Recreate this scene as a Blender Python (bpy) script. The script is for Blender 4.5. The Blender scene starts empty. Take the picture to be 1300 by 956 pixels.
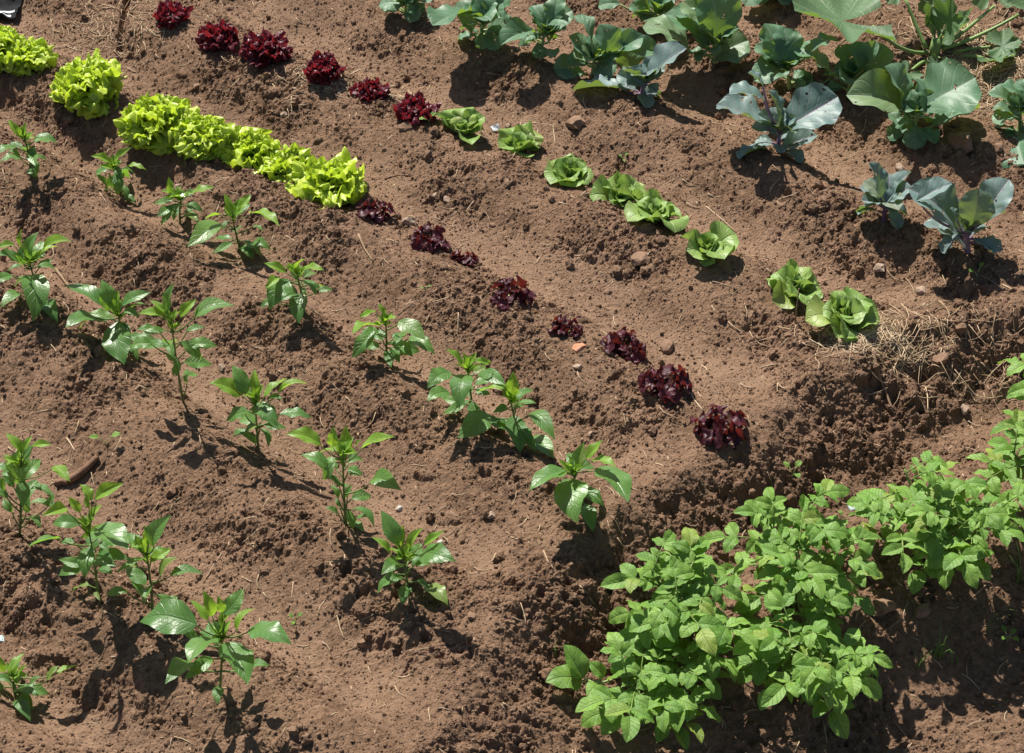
import bpy, math, random
import numpy as np
from mathutils import Vector, Matrix

# ------------------------------------------------------------------ camera, sky, sun, exposure
scn = bpy.context.scene
COL = scn.collection
R = math.radians
PITCH, DIST, LENS = 42.0, 6.65, 70.0
CAM = Vector((0.0, -DIST*math.cos(R(PITCH)), DIST*math.sin(R(PITCH))))
cam_d = bpy.data.cameras.new('camera'); cam_d.lens = LENS; cam_d.sensor_width = 36.0
cam_d.clip_start = 0.1; cam_d.clip_end = 1000
cam = bpy.data.objects.new('camera', cam_d); COL.objects.link(cam)
cam.location = CAM; cam.rotation_euler = (R(90-PITCH), 0, 0); scn.camera = cam

SUN_EL, SUN_AZ = 50.5, 24.0            # the sun stands behind the field, a little to the left
sdir = Vector((-math.sin(R(SUN_AZ))*math.cos(R(SUN_EL)), math.cos(R(SUN_AZ))*math.cos(R(SUN_EL)), math.sin(R(SUN_EL))))
world = bpy.data.worlds.new('World'); scn.world = world; world.use_nodes = True
wn = world.node_tree
sky = wn.nodes.new('ShaderNodeTexSky'); sky.sky_type = 'NISHITA'; sky.sun_disc = False
sky.sun_elevation = R(SUN_EL); sky.sun_rotation = R(-SUN_AZ)
bg = wn.nodes['Background']; bg.inputs['Strength'].default_value = 0.05
wn.links.new(sky.outputs[0], bg.inputs['Color'])
sun_d = bpy.data.lights.new('sun', 'SUN'); sun_d.energy = 5.0; sun_d.angle = R(0.53); sun_d.color = (1.0, 0.95, 0.87)
sun = bpy.data.objects.new('sun', sun_d); COL.objects.link(sun)
sun.rotation_euler = sdir.to_track_quat('Z', 'Y').to_euler(); sun.location = sdir*20
scn.cycles.max_bounces = 5; scn.cycles.diffuse_bounces = 1; scn.cycles.glossy_bounces = 2; scn.cycles.transmission_bounces = 3; scn.cycles.transparent_max_bounces = 6
scn.view_settings.view_transform = 'Standard'; scn.view_settings.look = 'None'
scn.view_settings.exposure = 0.74; scn.view_settings.gamma = 1.0

rng = random.Random(7)
nrg = np.random.default_rng(11)

# ------------------------------------------------------------------ surveying helpers
FPX = 1300*LENS/36.0
cp, sp = math.cos(R(PITCH)), math.sin(R(PITCH))
def ray(px, py):
    a, b = (px-650)/FPX, (478-py)/FPX
    return Vector((a, cp + b*sp, -sp + b*cp))
def on_z(px, py, z=0.0):
    d = ray(px, py); return CAM + d*((z-CAM.z)/d.z)
def on_y(px, py, y):
    d = ray(px, py); return CAM + d*((y-CAM.y)/d.y)

# ------------------------------------------------------------------ noise
def hash2(ix, iy, seed):
    h = (ix.astype(np.int64)*374761393 + iy.astype(np.int64)*668265263 + seed*974711) & 0xffffffff
    h = ((h ^ (h >> 13))*1274126177) & 0xffffffff
    h = (h ^ (h >> 16)) & 0xffff
    return h/32767.5 - 1.0
def vnoise(x, y, s, seed):
    x = x*s; y = y*s
    ix = np.floor(x); iy = np.floor(y); fx = x-ix; fy = y-iy
    fx = fx*fx*fx*(fx*(fx*6-15)+10); fy = fy*fy*fy*(fy*(fy*6-15)+10)
    a = hash2(ix, iy, seed); b = hash2(ix+1, iy, seed); c = hash2(ix, iy+1, seed); d = hash2(ix+1, iy+1, seed)
    return (a*(1-fx)+b*fx)*(1-fy) + (c*(1-fx)+d*fx)*fy
def sstep(a, b, x):
    t = np.clip((x-a)/(b-a), 0, 1); return t*t*(3-2*t)

# ------------------------------------------------------------------ the shape of the land
ROWS_PX = [((-60, 640), (300, 870)), ((35, 398), (520, 742)), ((35, 205), (735, 640)), ((20, 72), (915, 545)),
           ((215, 24), (1070, 402)), ((600, 45), (1240, 325)), ((700, -40), (1300, 190))]     # crests, near to far
ROWS = []
for a, b in ROWS_PX:
    A, B = on_z(*a), on_z(*b); d = (B-A).to_2d().normalized()
    ROWS.append((A.x, A.y, -d.y, d.x))                 # point and normal pointing away from the camera
END_PX = [(1500, 300), (1300, 392), (1140, 428), (1010, 520), (900, 598), (800, 668), (700, 762), (610, 868), (530, 1000)]
END = [on_z(*p).to_2d() for p in END_PX]
END = [END[0] + (END[0]-END[1]).normalized()*60] + END + [END[-1] + (END[-1]-END[-2]).normalized()*60]
POT = [on_z(560, 1010, -.2), on_z(790, 890, -.2), on_z(1010, 770, -.2), on_z(1200, 680, -.2), on_z(1450, 520, -.2)]

def pl_dist(x, y, pts):
    """signed distance to a polyline, positive on its right"""
    best = np.full(np.shape(x), 1e9); sgn = np.ones(np.shape(x))
    for a, b in zip(pts[:-1], pts[1:]):
        dx, dy = b[0]-a[0], b[1]-a[1]; L2 = dx*dx+dy*dy
        t = np.clip(((x-a[0])*dx+(y-a[1])*dy)/L2, 0, 1)
        ex, ey = x-a[0]-t*dx, y-a[1]-t*dy
        d = np.hypot(ex, ey); m = d < best
        best = np.where(m, d, best); sgn = np.where(m, np.sign(ex*dy-ey*dx), sgn)
    return best*sgn

def fields(x, y):
    x = np.asarray(x, float); y = np.asarray(y, float)
    wx = x + .03*vnoise(x, y, 2.1, 3) + .012*vnoise(x, y, 6.0, 4); wy = y + .03*vnoise(x, y, 2.3, 5) + .012*vnoise(x, y, 6.3, 6)
    cx = np.clip(wx, -3.2, 3.2); cy = np.clip(wy, -3.0, 4.2)
    s = [(cx-r[0])*r[2] + (cy-r[1])*r[3] for r in ROWS]
    n = len(s)
    t = np.where(s[0] < 0, s[0]/.55, 0.0)
    for i in range(n-1):
        gap = np.maximum(s[i]-s[i+1], .1)
        q = np.clip(s[i]/gap, 0, 1); t = t + np.where(s[0] >= 0, q, 0)
    t = t + np.where(s[-1] > 0, s[-1]/.6, 0)
    fr = t - np.floor(t)
    # crest at whole numbers; the furrow lies close behind each crest, the long face looks at the camera
    k = np.where(fr < .42, fr/.42*.5, .5 + (fr-.42)/.58*.5)
    ridge = .5 + .5*np.cos(2*np.pi*k)
    ridge = ridge**.85
    e2 = -pl_dist(wx, wy, END)                         # positive beyond the end of the beds
    lip = sstep(-.34, -.12, e2)
    amp = .098 + .02*vnoise(x, y, 1.1, 9)
    z = -amp*(1-ridge)*(1-lip*.8)
    up = sstep(-.10, .33, e2 + .035*vnoise(x, y, 5, 21) + .02*vnoise(x, y, 12, 22))
    pd = pl_dist(x, y, POT)
    low = -.200 + .07*np.exp(-(pd/.2)**2) - .10*sstep(.12, .55, pd)
    z = z*(1-up) + low*up + .02*np.exp(-((e2+.04)/.06)**2)
    furrow = (1-ridge)*(1-lip)*(1-up)
    face = np.exp(-((e2-.12)/.13)**2)
    smooth = sstep(.55, .95, (1-ridge) + .25*vnoise(x, y, 3.1, 31))*(1-up)
    pud = on_z(935, 465); g = np.exp(-(((x-pud.x)/.17)**2 + ((y-pud.y)/.12)**2))
    smooth = np.maximum(smooth*(1-sstep(-.3, -.1, e2)), g)
    z = z*(1-g) + (-.05)*g*(1-up) + z*g*up
    z = z + (.012*vnoise(x, y, 3.2, 41) + .009*vnoise(x, y, 8.3, 42))*(1-.5*smooth)
    return z, smooth, face, up, e2
def H0(x, y): return fields(np.array([x]), np.array([y]))[0][0]

def axis(a, b, st, far, n):
    core = np.arange(a, b+1e-9, st)
    g = np.geomspace(st, far, n); out = np.cumsum(g)
    return np.concatenate([a-out[::-1], core, core[-1]+out]), n
STEP = .0062
gx, ox = axis(-2.45, 2.45, STEP, 45, 34)
gy, oy = axis(-1.85, 3.05, STEP, 45, 34)
X, Y = np.meshgrid(gx, gy)
Z, SM, FACE, UP, E = fields(X, Y)
rough = np.clip(1-.8*SM, .16, 1) * (1+.9*FACE)
sub = (slice(oy, len(gy)-oy), slice(ox, len(gx)-ox))
patch = sstep(-.35, .6, vnoise(X, Y, 4.3, 91) + .5*vnoise(X, Y, 10, 92))
rough = np.maximum(rough*(.30+.85*patch), FACE*1.25)
Z = Z + rough*(.010*vnoise(X, Y, 21, 51) + .007*np.abs(vnoise(X, Y, 38, 52)) + .0045*vnoise(X, Y, 75, 53) + .0030*vnoise(X, Y, 150, 54)) \
      - .016*rough*sstep(.42, .9, vnoise(X, Y, 24, 55)+.4*vnoise(X, Y, 60, 56)) + FACE*(.030*vnoise(X, Y, 10, 57)+.026*np.abs(vnoise(X, Y, 22, 58))-.02*sstep(.3, .8, vnoise(X, Y, 17, 60)))
Z = Z + .0016*vnoise(X, Y, 155, 59)
# crumbs and lumps pressed into the surface
Zs = Z[sub]; Rs = rough[sub]; ny, nx = Zs.shape
def stamp(n, rlo, rhi, power):
    jj = nrg.integers(4, ny-4, n); ii = nrg.integers(4, nx-4, n)
    keep = nrg.random(n) < np.clip(Rs[jj, ii], 0, 1.3)/1.2
    rr = rlo + (rhi-rlo)*nrg.random(n)**power
    for j, i, r in zip(jj[keep], ii[keep], rr[keep]):
        k = int(r/STEP)+1
        j0, j1, i0, i1 = max(j-k, 0), min(j+k+1, ny), max(i-k, 0), min(i+k+1, nx)
        yy = (np.arange(j0, j1)-j)[:, None]*STEP; xx = (np.arange(i0, i1)-i)[None, :]*STEP
        a = nrg.random()*3.14; c, s_ = math.cos(a), math.sin(a)
        q = 1-((xx*c+yy*s_)/r)**2-((-xx*s_+yy*c)/(r*.72))**2
        b = Zs[j, i] + r*.62*np.sqrt(np.clip(q, 0, 1)) - r*.22
        Zs[j0:j1, i0:i1] = np.where((q > 0) & (b > Zs[j0:j1, i0:i1]), b, Zs[j0:j1, i0:i1])
stamp(1700, .012, .034, 3.0)
stamp(30000, .006, .013, 1.8)
# a narrow shadow stroke near the top, put into the shape as a carved groove
ca, cb = on_z(166, 14, -.09), on_z(152, 76, -.09)
tt = np.clip(((X-ca.x)*(cb.x-ca.x)+(Y-ca.y)*(cb.y-ca.y))/((cb.x-ca.x)**2+(cb.y-ca.y)**2), 0, 1)
dd = np.hypot(X-ca.x-tt*(cb.x-ca.x), Y-ca.y-tt*(cb.y-ca.y))
Z -= .05*sstep(.020, .004, dd)*(1-.5*tt)
Zg = Z
def ground(x, y):
    i = np.clip(np.searchsorted(gx, x)-1, 0, len(gx)-2); j = np.clip(np.searchsorted(gy, y)-1, 0, len(gy)-2)
    fx = (x-gx[i])/(gx[i+1]-gx[i]); fy = (y-gy[j])/(gy[j+1]-gy[j])
    return (Zg[j, i]*(1-fx)+Zg[j, i+1]*fx)*(1-fy) + (Zg[j+1, i]*(1-fx)+Zg[j+1, i+1]*fx)*fy
def on_ground(px, py):
    d = ray(px, py); t = (.25-CAM.z)/d.z
    for _ in range(260):
        p = CAM + d*t
        if p.z <= ground(p.x, p.y): break
        t += .004
    return Vector((p.x, p.y, float(ground(p.x, p.y))))

# ------------------------------------------------------------------ materials
MATS = {}
def newmat(name):
    m = bpy.data.materials.new(name); m.use_nodes = True; m.node_tree.nodes.clear(); MATS[name] = m
    return m, m.node_tree.nodes, m.node_tree.links
def N(ns, t, **kw):
    n = ns.new(t)
    for k, v in kw.items():
        if k in n.inputs: n.inputs[k].default_value = v
        else: setattr(n, k, v)
    return n
def mixc(ns, ls, f, a, b, bt='MIX'):
    n = ns.new('ShaderNodeMix'); n.data_type = 'RGBA'; n.blend_type = bt
    for sock, v in ((n.inputs[0], f), (n.inputs[6], a), (n.inputs[7], b)):
        if isinstance(v, bpy.types.NodeSocket): ls.new(v, sock)
        elif isinstance(v, (int, float)): sock.default_value = v
        else: sock.default_value = (*v, 1)
    return n.outputs[2]
def math_(ns, ls, op, a, b=None, c=None, clamp=False):
    n = ns.new('ShaderNodeMath'); n.operation = op; n.use_clamp = clamp
    for i, v in enumerate((a, b, c)):
        if v is None: continue
        if isinstance(v, bpy.types.NodeSocket): ls.new(v, n.inputs[i])
        else: n.inputs[i].default_value = v
    return n.outputs[0]
def noise(ns, ls, vec, scale, detail=4, rough=.6):
    n = N(ns, 'ShaderNodeTexNoise', Scale=scale, Detail=detail, Roughness=rough); ls.new(vec, n.inputs['Vector']); return n.outputs['Fac']
def ramp(ns, ls, v, lo, hi):
    n = N(ns, 'ShaderNodeMapRange'); n.interpolation_type = 'SMOOTHSTEP'
    n.inputs[1].default_value = lo; n.inputs[2].default_value = hi; ls.new(v, n.inputs[0]); return n.outputs[0]

def soil_mat(name, clod=False):
    m, ns, ls = newmat(name)
    out = N(ns, 'ShaderNodeOutputMaterial'); b = N(ns, 'ShaderNodeBsdfPrincipled', Roughness=.95); b.inputs['Specular IOR Level'].default_value = .12
    tc = N(ns, 'ShaderNodeNewGeometry'); v = tc.outputs['Position']
    n1 = noise(ns, ls, v, 3.0, 5); n2 = noise(ns, ls, v, 38, 5, .65); n3 = noise(ns, ls, v, 210, 3, .6)
    c = mixc(ns, ls, ramp(ns, ls, n1, .36, .64), (.165, .098, .059), (.268, .164, .103))
    c = mixc(ns, ls, ramp(ns, ls, n2, .35, .7), c, (.312, .194, .124))
    c = mixc(ns, ls, math_(ns, ls, 'MULTIPLY', ramp(ns, ls, n3, .52, .75), .50), c, (.125, .070, .043))
    if not clod:
        at = N(ns, 'ShaderNodeAttribute', attribute_name='dust'); 
        d = math_(ns, ls, 'MULTIPLY', at.outputs['Fac'], ramp(ns, ls, noise(ns, ls, v, 9, 5, .7), .25, .65))
        c = mixc(ns, ls, math_(ns, ls, 'MULTIPLY', d, .58), c, (.37, .238, .156))
        at2 = N(ns, 'ShaderNodeAttribute', attribute_name='dark_soil')  # darker soil colour on the bank face and in patches beyond it
        c = mixc(ns, ls, math_(ns, ls, 'MULTIPLY', at2.outputs['Fac'], .20), c, (.125, .066, .040))
        gr = ramp(ns, ls, noise(ns, ls, v, 330, 2, .5), .70, .76)            # pale grains
        c = mixc(ns, ls, math_(ns, ls, 'MULTIPLY', gr, .55), c, (.46, .33, .24))
    else:
        oi = N(ns, 'ShaderNodeObjectInfo')
        c = mixc(ns, ls, math_(ns, ls, 'MULTIPLY', math_(ns, ls, 'POWER', oi.outputs['Random'], 2.5), .7), c, (.36, .235, .158))
    ls.new(c, b.inputs['Base Color'])
    h = math_(ns, ls, 'ADD', math_(ns, ls, 'MULTIPLY', noise(ns, ls, v, 120, 5, .7), .7), math_(ns, ls, 'MULTIPLY', noise(ns, ls, v, 420, 3, .6), .3))
    bp = N(ns, 'ShaderNodeBump', Strength=1.0, Distance=.016); ls.new(h, bp.inputs['Height']); ls.new(bp.outputs[0], b.inputs['Normal'])
    ls.new(b.outputs[0], out.inputs[0]); return m

def leaf_mat(name, top, top2, under, trans, vein, tf=.35, rough=.42, veins=7, vein_amt=.5, lat=.55, bump=.35, spec=.4, speck=0, sheen=None, edge=None, holes=False, old=0.):
    """leaf blade: UV.x -1..1 across (0 = midrib), UV.y 0..1 along"""
    m, ns, ls = newmat(name)
    out = N(ns, 'ShaderNodeOutputMaterial')
    uv = N(ns, 'ShaderNodeUVMap'); uv.uv_map = 'leaf'
    sx = N(ns, 'ShaderNodeSeparateXYZ'); ls.new(uv.outputs[0], sx.inputs[0])
    oi = N(ns, 'ShaderNodeObjectInfo'); ge = N(ns, 'ShaderNodeNewGeometry'); tc = N(ns, 'ShaderNodeTexCoord')
    au = math_(ns, ls, 'ABSOLUTE', sx.outputs[0])
    mid = ramp(ns, ls, au, .09, .015)
    ph = math_(ns, ls, 'MULTIPLY', math_(ns, ls, 'SUBTRACT', sx.outputs[1], math_(ns, ls, 'MULTIPLY', math_(ns, ls, 'POWER', au, .8), lat*.45)), veins)
    saw = math_(ns, ls, 'ABSOLUTE', math_(ns, ls, 'SUBTRACT', math_(ns, ls, 'FRACT', ph), .5))          # 0.5 on the vein lines... 0 between
    lv = ramp(ns, ls, saw, .40, .49)
    vm = math_(ns, ls, 'MAXIMUM', mid, math_(ns, ls, 'MULTIPLY', lv, .55))
    v3 = N(ns, 'ShaderNodeVectorMath', operation='ADD'); ls.new(tc.outputs['Object'], v3.inputs[0]); ls.new(oi.outputs['Random'], v3.inputs[1])
    nz = noise(ns, ls, v3.outputs[0], 2.6, 4)
    f = math_(ns, ls, 'ADD', math_(ns, ls, 'MULTIPLY', oi.outputs['Random'], .65), math_(ns, ls, 'SUBTRACT', math_(ns, ls, 'MULTIPLY', nz, .9), .3), clamp=True)
    c = mixc(ns, ls, f, top, top2)
    if edge: c = mixc(ns, ls, ramp(ns, ls, sx.outputs[1], *edge[1:]), edge[0], c)
    c = mixc(ns, ls, math_(ns, ls, 'MULTIPLY', vm, vein_amt), c, vein)
    if speck:
        c = mixc(ns, ls, math_(ns, ls, 'MULTIPLY', ramp(ns, ls, noise(ns, ls, v3.outputs[0], 14, 3, .7), .62, .72), speck), c, (.30, .34, .20))
    if old:                                                   # a few ageing, yellowed leaves and blotches
        r2 = math_(ns, ls, 'FRACT', math_(ns, ls, 'MULTIPLY', oi.outputs['Random'], 17.31))
        bl = math_(ns, ls, 'ADD', ramp(ns, ls, r2, .90, .97), math_(ns, ls, 'MULTIPLY', ramp(ns, ls, noise(ns, ls, v3.outputs[0], 5, 4, .7), .60, .74), .55), clamp=True)
        c = mixc(ns, ls, math_(ns, ls, 'MULTIPLY', bl, old), c, (.36, .33, .07))
    c = mixc(ns, ls, ge.outputs['Backfacing'], c, under)
    b = N(ns, 'ShaderNodeBsdfPrincipled', Roughness=rough); b.inputs['Specular IOR Level'].default_value = spec
    ls.new(c, b.inputs['Base Color'])
    fine = noise(ns, ls, tc.outputs['Object'], 30, 3, .6)
    pil = math_(ns, ls, 'SUBTRACT', math_(ns, ls, 'MULTIPLY', fine, .35), math_(ns, ls, 'MULTIPLY', vm, .6))
    bp = N(ns, 'ShaderNodeBump', Strength=bump, Distance=.004); ls.new(pil, bp.inputs['Height']); ls.new(bp.outputs[0], b.inputs['Normal'])
    t = N(ns, 'ShaderNodeBsdfTranslucent'); ls.new(bp.outputs[0], t.inputs['Normal'])
    tcx = mixc(ns, ls, math_(ns, ls, 'MULTIPLY', vm, .35), trans, tuple(x*.55 for x in trans)); ls.new(tcx, t.inputs['Color'])
    mx = N(ns, 'ShaderNodeMixShader'); mx.inputs[0].default_value = tf
    ls.new(b.outputs[0], mx.inputs[1]); ls.new(t.outputs[0], mx.inputs[2])
    res = mx.outputs[0]
    if holes:
        tr = N(ns, 'ShaderNodeBsdfTransparent'); m2 = N(ns, 'ShaderNodeMixShader')
        ls.new(ramp(ns, ls, noise(ns, ls, v3.outputs[0], 7.5, 2, .5), .70, .71), m2.inputs[0]); ls.new(res, m2.inputs[1]); ls.new(tr.outputs[0], m2.inputs[2]); res = m2.outputs[0]
    ls.new(res, out.inputs[0]); return m
def plain_mat(name, c1, c2, scale=20, rough=.7, spec=.3, bump=.3, dist=.002, stretch=None):
    m, ns, ls = newmat(name)
    out = N(ns, 'ShaderNodeOutputMaterial'); b = N(ns, 'ShaderNodeBsdfPrincipled', Roughness=rough); b.inputs['Specular IOR Level'].default_value = spec
    tc = N(ns, 'ShaderNodeTexCoord'); oi = N(ns, 'ShaderNodeObjectInfo')
    n = noise(ns, ls, tc.outputs['Object'], scale, 5, .65)
    f = math_(ns, ls, 'ADD', ramp(ns, ls, n, .3, .7), math_(ns, ls, 'MULTIPLY', math_(ns, ls, 'SUBTRACT', oi.outputs['Random'], .5), .6), clamp=True)
    ls.new(mixc(ns, ls, f, c1, c2), b.inputs['Base Color'])
    bp = N(ns, 'ShaderNodeBump', Strength=bump, Distance=dist); ls.new(n, bp.inputs['Height']); ls.new(bp.outputs[0], b.inputs['Normal'])
    ls.new(b.outputs[0], out.inputs[0]); return m

soil_mat('soil'); soil_mat('clod', True)
leaf_mat('pepper_leaf', (.070, .180, .052), (.130, .265, .055), (.16, .27, .07), (.32, .60, .05), (.16, .27, .10), tf=.34, rough=.34, veins=7, vein_amt=.45, bump=.7, speck=.22, old=.3, spec=.55)
leaf_mat('pepper_young', (.14, .275, .035), (.20, .345, .035), (.20, .31, .05), (.45, .72, .05), (.24, .36, .08), tf=.36, rough=.42, veins=7, vein_amt=.3, bump=.5)
leaf_mat('frilly_leaf', (.44, .58, .055), (.56, .68, .085), (.40, .54, .09), (.70, .90, .05), (.62, .68, .30), tf=.34, rough=.36, veins=5, vein_amt=.25, lat=.9, bump=.4, edge=((.30, .40, .07), .1, .6))
leaf_mat('lollo_leaf', (.078, .012, .022), (.150, .022, .036), (.11, .022, .026), (.45, .03, .04), (.14, .03, .03), tf=.25, rough=.40, veins=5, vein_amt=.2, bump=.4, edge=((.14, .08, .03), .05, .4), spec=.4)
leaf_mat('oak_leaf', (.036, .009, .016), (.095, .018, .028), (.085, .035, .035), (.26, .03, .02), (.12, .04, .04), tf=.22, rough=.40, veins=5, vein_amt=.3, bump=.4, spec=.3, edge=((.16, .14, .05), .05, .45))
leaf_mat('butter_leaf', (.19, .325, .070), (.29, .420, .125), (.24, .34, .12), (.42, .62, .10), (.42, .50, .24), tf=.28, rough=.36, veins=5, vein_amt=.5, lat=.9, bump=.8, spec=.38, old=.3)
leaf_mat('cabbage_leaf', (.070, .175, .090), (.150, .265, .160), (.16, .27, .09), (.34, .52, .05), (.33, .42, .32), tf=.27, rough=.46, veins=5.5, vein_amt=.5, lat=.9, bump=.5, spec=.38, speck=.45, holes=True, old=.18)
leaf_mat('red_cabbage_leaf', (.125, .215, .200), (.20, .285, .275), (.155, .24, .10), (.32, .46, .08), (.34, .24, .34), tf=.22, rough=.46, veins=5.5, vein_amt=.55, lat=.9, bump=.5, spec=.38, speck=.4, holes=True, old=.25)
leaf_mat('potato_leaf', (.115, .255, .045), (.245, .405, .075), (.24, .37, .11), (.46, .72, .08), (.24, .36, .13), tf=.28, rough=.42, veins=6, vein_amt=.42, bump=.9, spec=.34, speck=.15, old=.35)
leaf_mat('courgette_leaf', (.070, .150, .065), (.115, .205, .095), (.17, .25, .11), (.28, .46, .06), (.28, .36, .20), tf=.28, rough=.52, veins=6, vein_amt=.45, bump=.6, speck=.6)
plain_mat('green_stem', (.10, .17, .035), (.20, .30, .07), 14, .5)
plain_mat('pepper_stem', (.08, .12, .035), (.16, .24, .06), 14, .5)
plain_mat('pale_stem', (.26, .34, .12), (.38, .46, .20), 14, .45)
plain_mat('purple_stem', (.16, .08, .15), (.34, .24, .32), 14, .45)
plain_mat('courgette_stem', (.13, .22, .06), (.22, .33, .11), 14, .5)
plain_mat('straw', (.38, .26, .15), (.60, .46, .30), 9, .6)
plain_mat('dead_leaf', (.30, .19, .11), (.46, .32, .20), 20, .8)
plain_mat('bark', (.13, .07, .045), (.23, .135, .085), 30, .85, .2, .8, .006)
plain_mat('dark_twig', (.05, .030, .020), (.10, .06, .04), 30, .85, .2, .8, .004)
plain_mat('dry_twig', (.24, .15, .09), (.36, .25, .16), 30, .8, .2, .6, .004)
plain_mat('stone_brown', (.175, .105, .066), (.28, .175, .115), 26, .9, .2, .8, .006)
plain_mat('stone_pale', (.27, .185, .13), (.40, .30, .225), 22, .85, .25, .6, .005)
plain_mat('stone_white', (.40, .36, .32), (.52, .47, .42), 22, .8, .25, .4, .004)
plain_mat('terracotta', (.42, .15, .07), (.60, .34, .22), 30, .85, .2, .5, .004)
plain_mat('black_plastic', (.012, .012, .014), (.02, .02, .022), 8, .85, .1, .3, .004)
plain_mat('white_plastic', (.50, .52, .56), (.62, .64, .68), 8, .6, .3, .2, .002)
plain_mat('blue_plastic', (.27, .37, .37), (.38, .48, .48), 8, .4, .4, .2, .002)
plain_mat('ink', (.05, .05, .06), (.09, .09, .10), 8, .5, .3, .1)
plain_mat('grass_blade', (.08, .17, .03), (.15, .27, .05), 10, .5)
plain_mat('flower_white', (.72, .74, .66), (.80, .80, .74), 10, .6)

# ------------------------------------------------------------------ object helpers
def mesh_from(name, v, f, mats, smooth=True, uv=None, mi=None):
    me = bpy.data.meshes.new(name); me.from_pydata([tuple(p) for p in v], [], f)
    for mt in ([mats] if isinstance(mats, str) else mats): me.materials.append(MATS[mt])
    if smooth: me.polygons.foreach_set('use_smooth', [True]*len(me.polygons))
    if mi is not None: me.polygons.foreach_set('material_index', mi)
    if uv is not None:
        lay = me.uv_layers.new(name='leaf'); li = np.zeros(len(me.loops), int); me.loops.foreach_get('vertex_index', li)
        lay.data.foreach_set('uv', np.asarray(uv, float)[li].ravel())
    me.update(); return me
def big_mesh(name, v, f, mat, smooth=True):
    me = bpy.data.meshes.new(name); k = f.shape[1]
    me.vertices.add(len(v)); me.vertices.foreach_set('co', v.astype(np.float32).ravel())
    me.loops.add(f.size); me.loops.foreach_set('vertex_index', f.astype(np.int32).ravel())
    me.polygons.add(len(f)); me.polygons.foreach_set('loop_start', np.arange(0, f.size, k, dtype=np.int32))
    me.polygons.foreach_set('loop_total', np.full(len(f), k, dtype=np.int32))
    me.update(calc_edges=True); me.materials.append(MATS[mat])
    me.polygons.foreach_set('use_smooth', np.full(len(f), smooth)); me.update(); return me
def link(name, me, parent=None, mw=None):
    o = bpy.data.objects.new(name, me); COL.objects.link(o)
    if parent is not None:
        o.parent = parent
    if mw is not None: o.matrix_local = mw
    return o
def thing(name, loc, label, cat, group=None):
    o = bpy.data.objects.new(name, None); COL.objects.link(o); o.location = loc; o.empty_display_size = .05
    return tag(o, label, cat, group)
def tag(o, label, cat, group=None):
    o['label'] = label; o['category'] = cat
    if group: o['group'] = group
    return o
def tube(pts, radii, sides=6, base=0):
    v, f = [], []
    pts = [Vector(p) for p in pts]; n = len(pts)
    ref = Vector((.31, .2, .93))
    for i, p in enumerate(pts):
        d = (pts[min(i+1, n-1)]-pts[max(i-1, 0)]).normalized()
        a = d.cross(ref)
        if a.length < .05: a = d.cross(Vector((1, 0, 0)))
        a.normalize(); b = d.cross(a)
        for k in range(sides):
            t = 2*math.pi*k/sides; v.append(p + (a*math.cos(t)+b*math.sin(t))*radii[i])
    for i in range(n-1):
        for k in range(sides):
            k2 = (k+1) % sides
            f.append((base+i*sides+k, base+i*sides+k2, base+(i+1)*sides+k2, base+(i+1)*sides+k))
    f.append(tuple(base+k for k in range(sides))[::-1]); f.append(tuple(base+(n-1)*sides+k for k in range(sides)))
    return v, f
def tubes_mesh(name, lst, mat, sides=6):
    V, F = [], []
    for pts, rad in lst:
        v, f = tube(pts, rad, sides, len(V)); V += v; F += f
    return mesh_from(name, V, F, mat)
def bez(a, b, c, n=6):
    return [a*(1-t)**2 + b*2*t*(1-t) + c*t*t for t in (i/n for i in range(n+1))]

# ------------------------------------------------------------------ the ground
nyg, nxg = X.shape
V = np.stack([X.ravel(), Y.ravel(), Z.ravel()], 1)
idx = np.arange(nyg*nxg).reshape(nyg, nxg)
F = np.stack([idx[:-1, :-1].ravel(), idx[:-1, 1:].ravel(), idx[1:, 1:].ravel(), idx[1:, :-1].ravel()], 1)
gm = big_mesh('ground', V, F, 'soil', False)
for nm, arr in (('dust', np.clip(SM*1.1, 0, 1)), ('dark_soil', np.clip(FACE*.9 + .55*UP*(1-FACE)*sstep(.0, .5, vnoise(X, Y, 3, 77)+.3), 0, 1))):
    a = gm.attributes.new(nm, 'FLOAT', 'POINT'); a.data.foreach_set('value', arr.ravel().astype(np.float32))
g = link('ground', gm); g['kind'] = 'structure'; g['label'] = 'dry brown garden soil raked into planting ridges and furrows'

# loose crumbs and clods of soil
def ico():
    t = (1+5**.5)/2
    v = np.array([(-1, t, 0), (1, t, 0), (-1, -t, 0), (1, -t, 0), (0, -1, t), (0, 1, t), (0, -1, -t), (0, 1, -t), (t, 0, -1), (t, 0, 1), (-t, 0, -1), (-t, 0, 1)], float)
    v /= np.linalg.norm(v[0])
    f = np.array([(0, 11, 5), (0, 5, 1), (0, 1, 7), (0, 7, 10), (0, 10, 11), (1, 5, 9), (5, 11, 4), (11, 10, 2), (10, 7, 6), (7, 1, 8), (3, 9, 4), (3, 4, 2), (3, 2, 6), (3, 6, 8), (3, 8, 9), (4, 9, 5), (2, 4, 11), (6, 2, 10), (8, 6, 7), (9, 8, 1)])
    return v, f
def ico2():
    v, f = ico(); v = list(map(tuple, v)); cache = {}; out = []
    def midp(a, b):
        k = (min(a, b), max(a, b))
        if k not in cache:
            p = (np.array(v[a])+np.array(v[b])); p /= np.linalg.norm(p); v.append(tuple(p)); cache[k] = len(v)-1
        return cache[k]
    for a, b, c in f:
        x, y, z = midp(a, b), midp(b, c), midp(c, a); out += [(a, x, z), (b, y, x), (c, z, y), (x, y, z)]
    return np.array(v), np.array(out)
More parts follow.
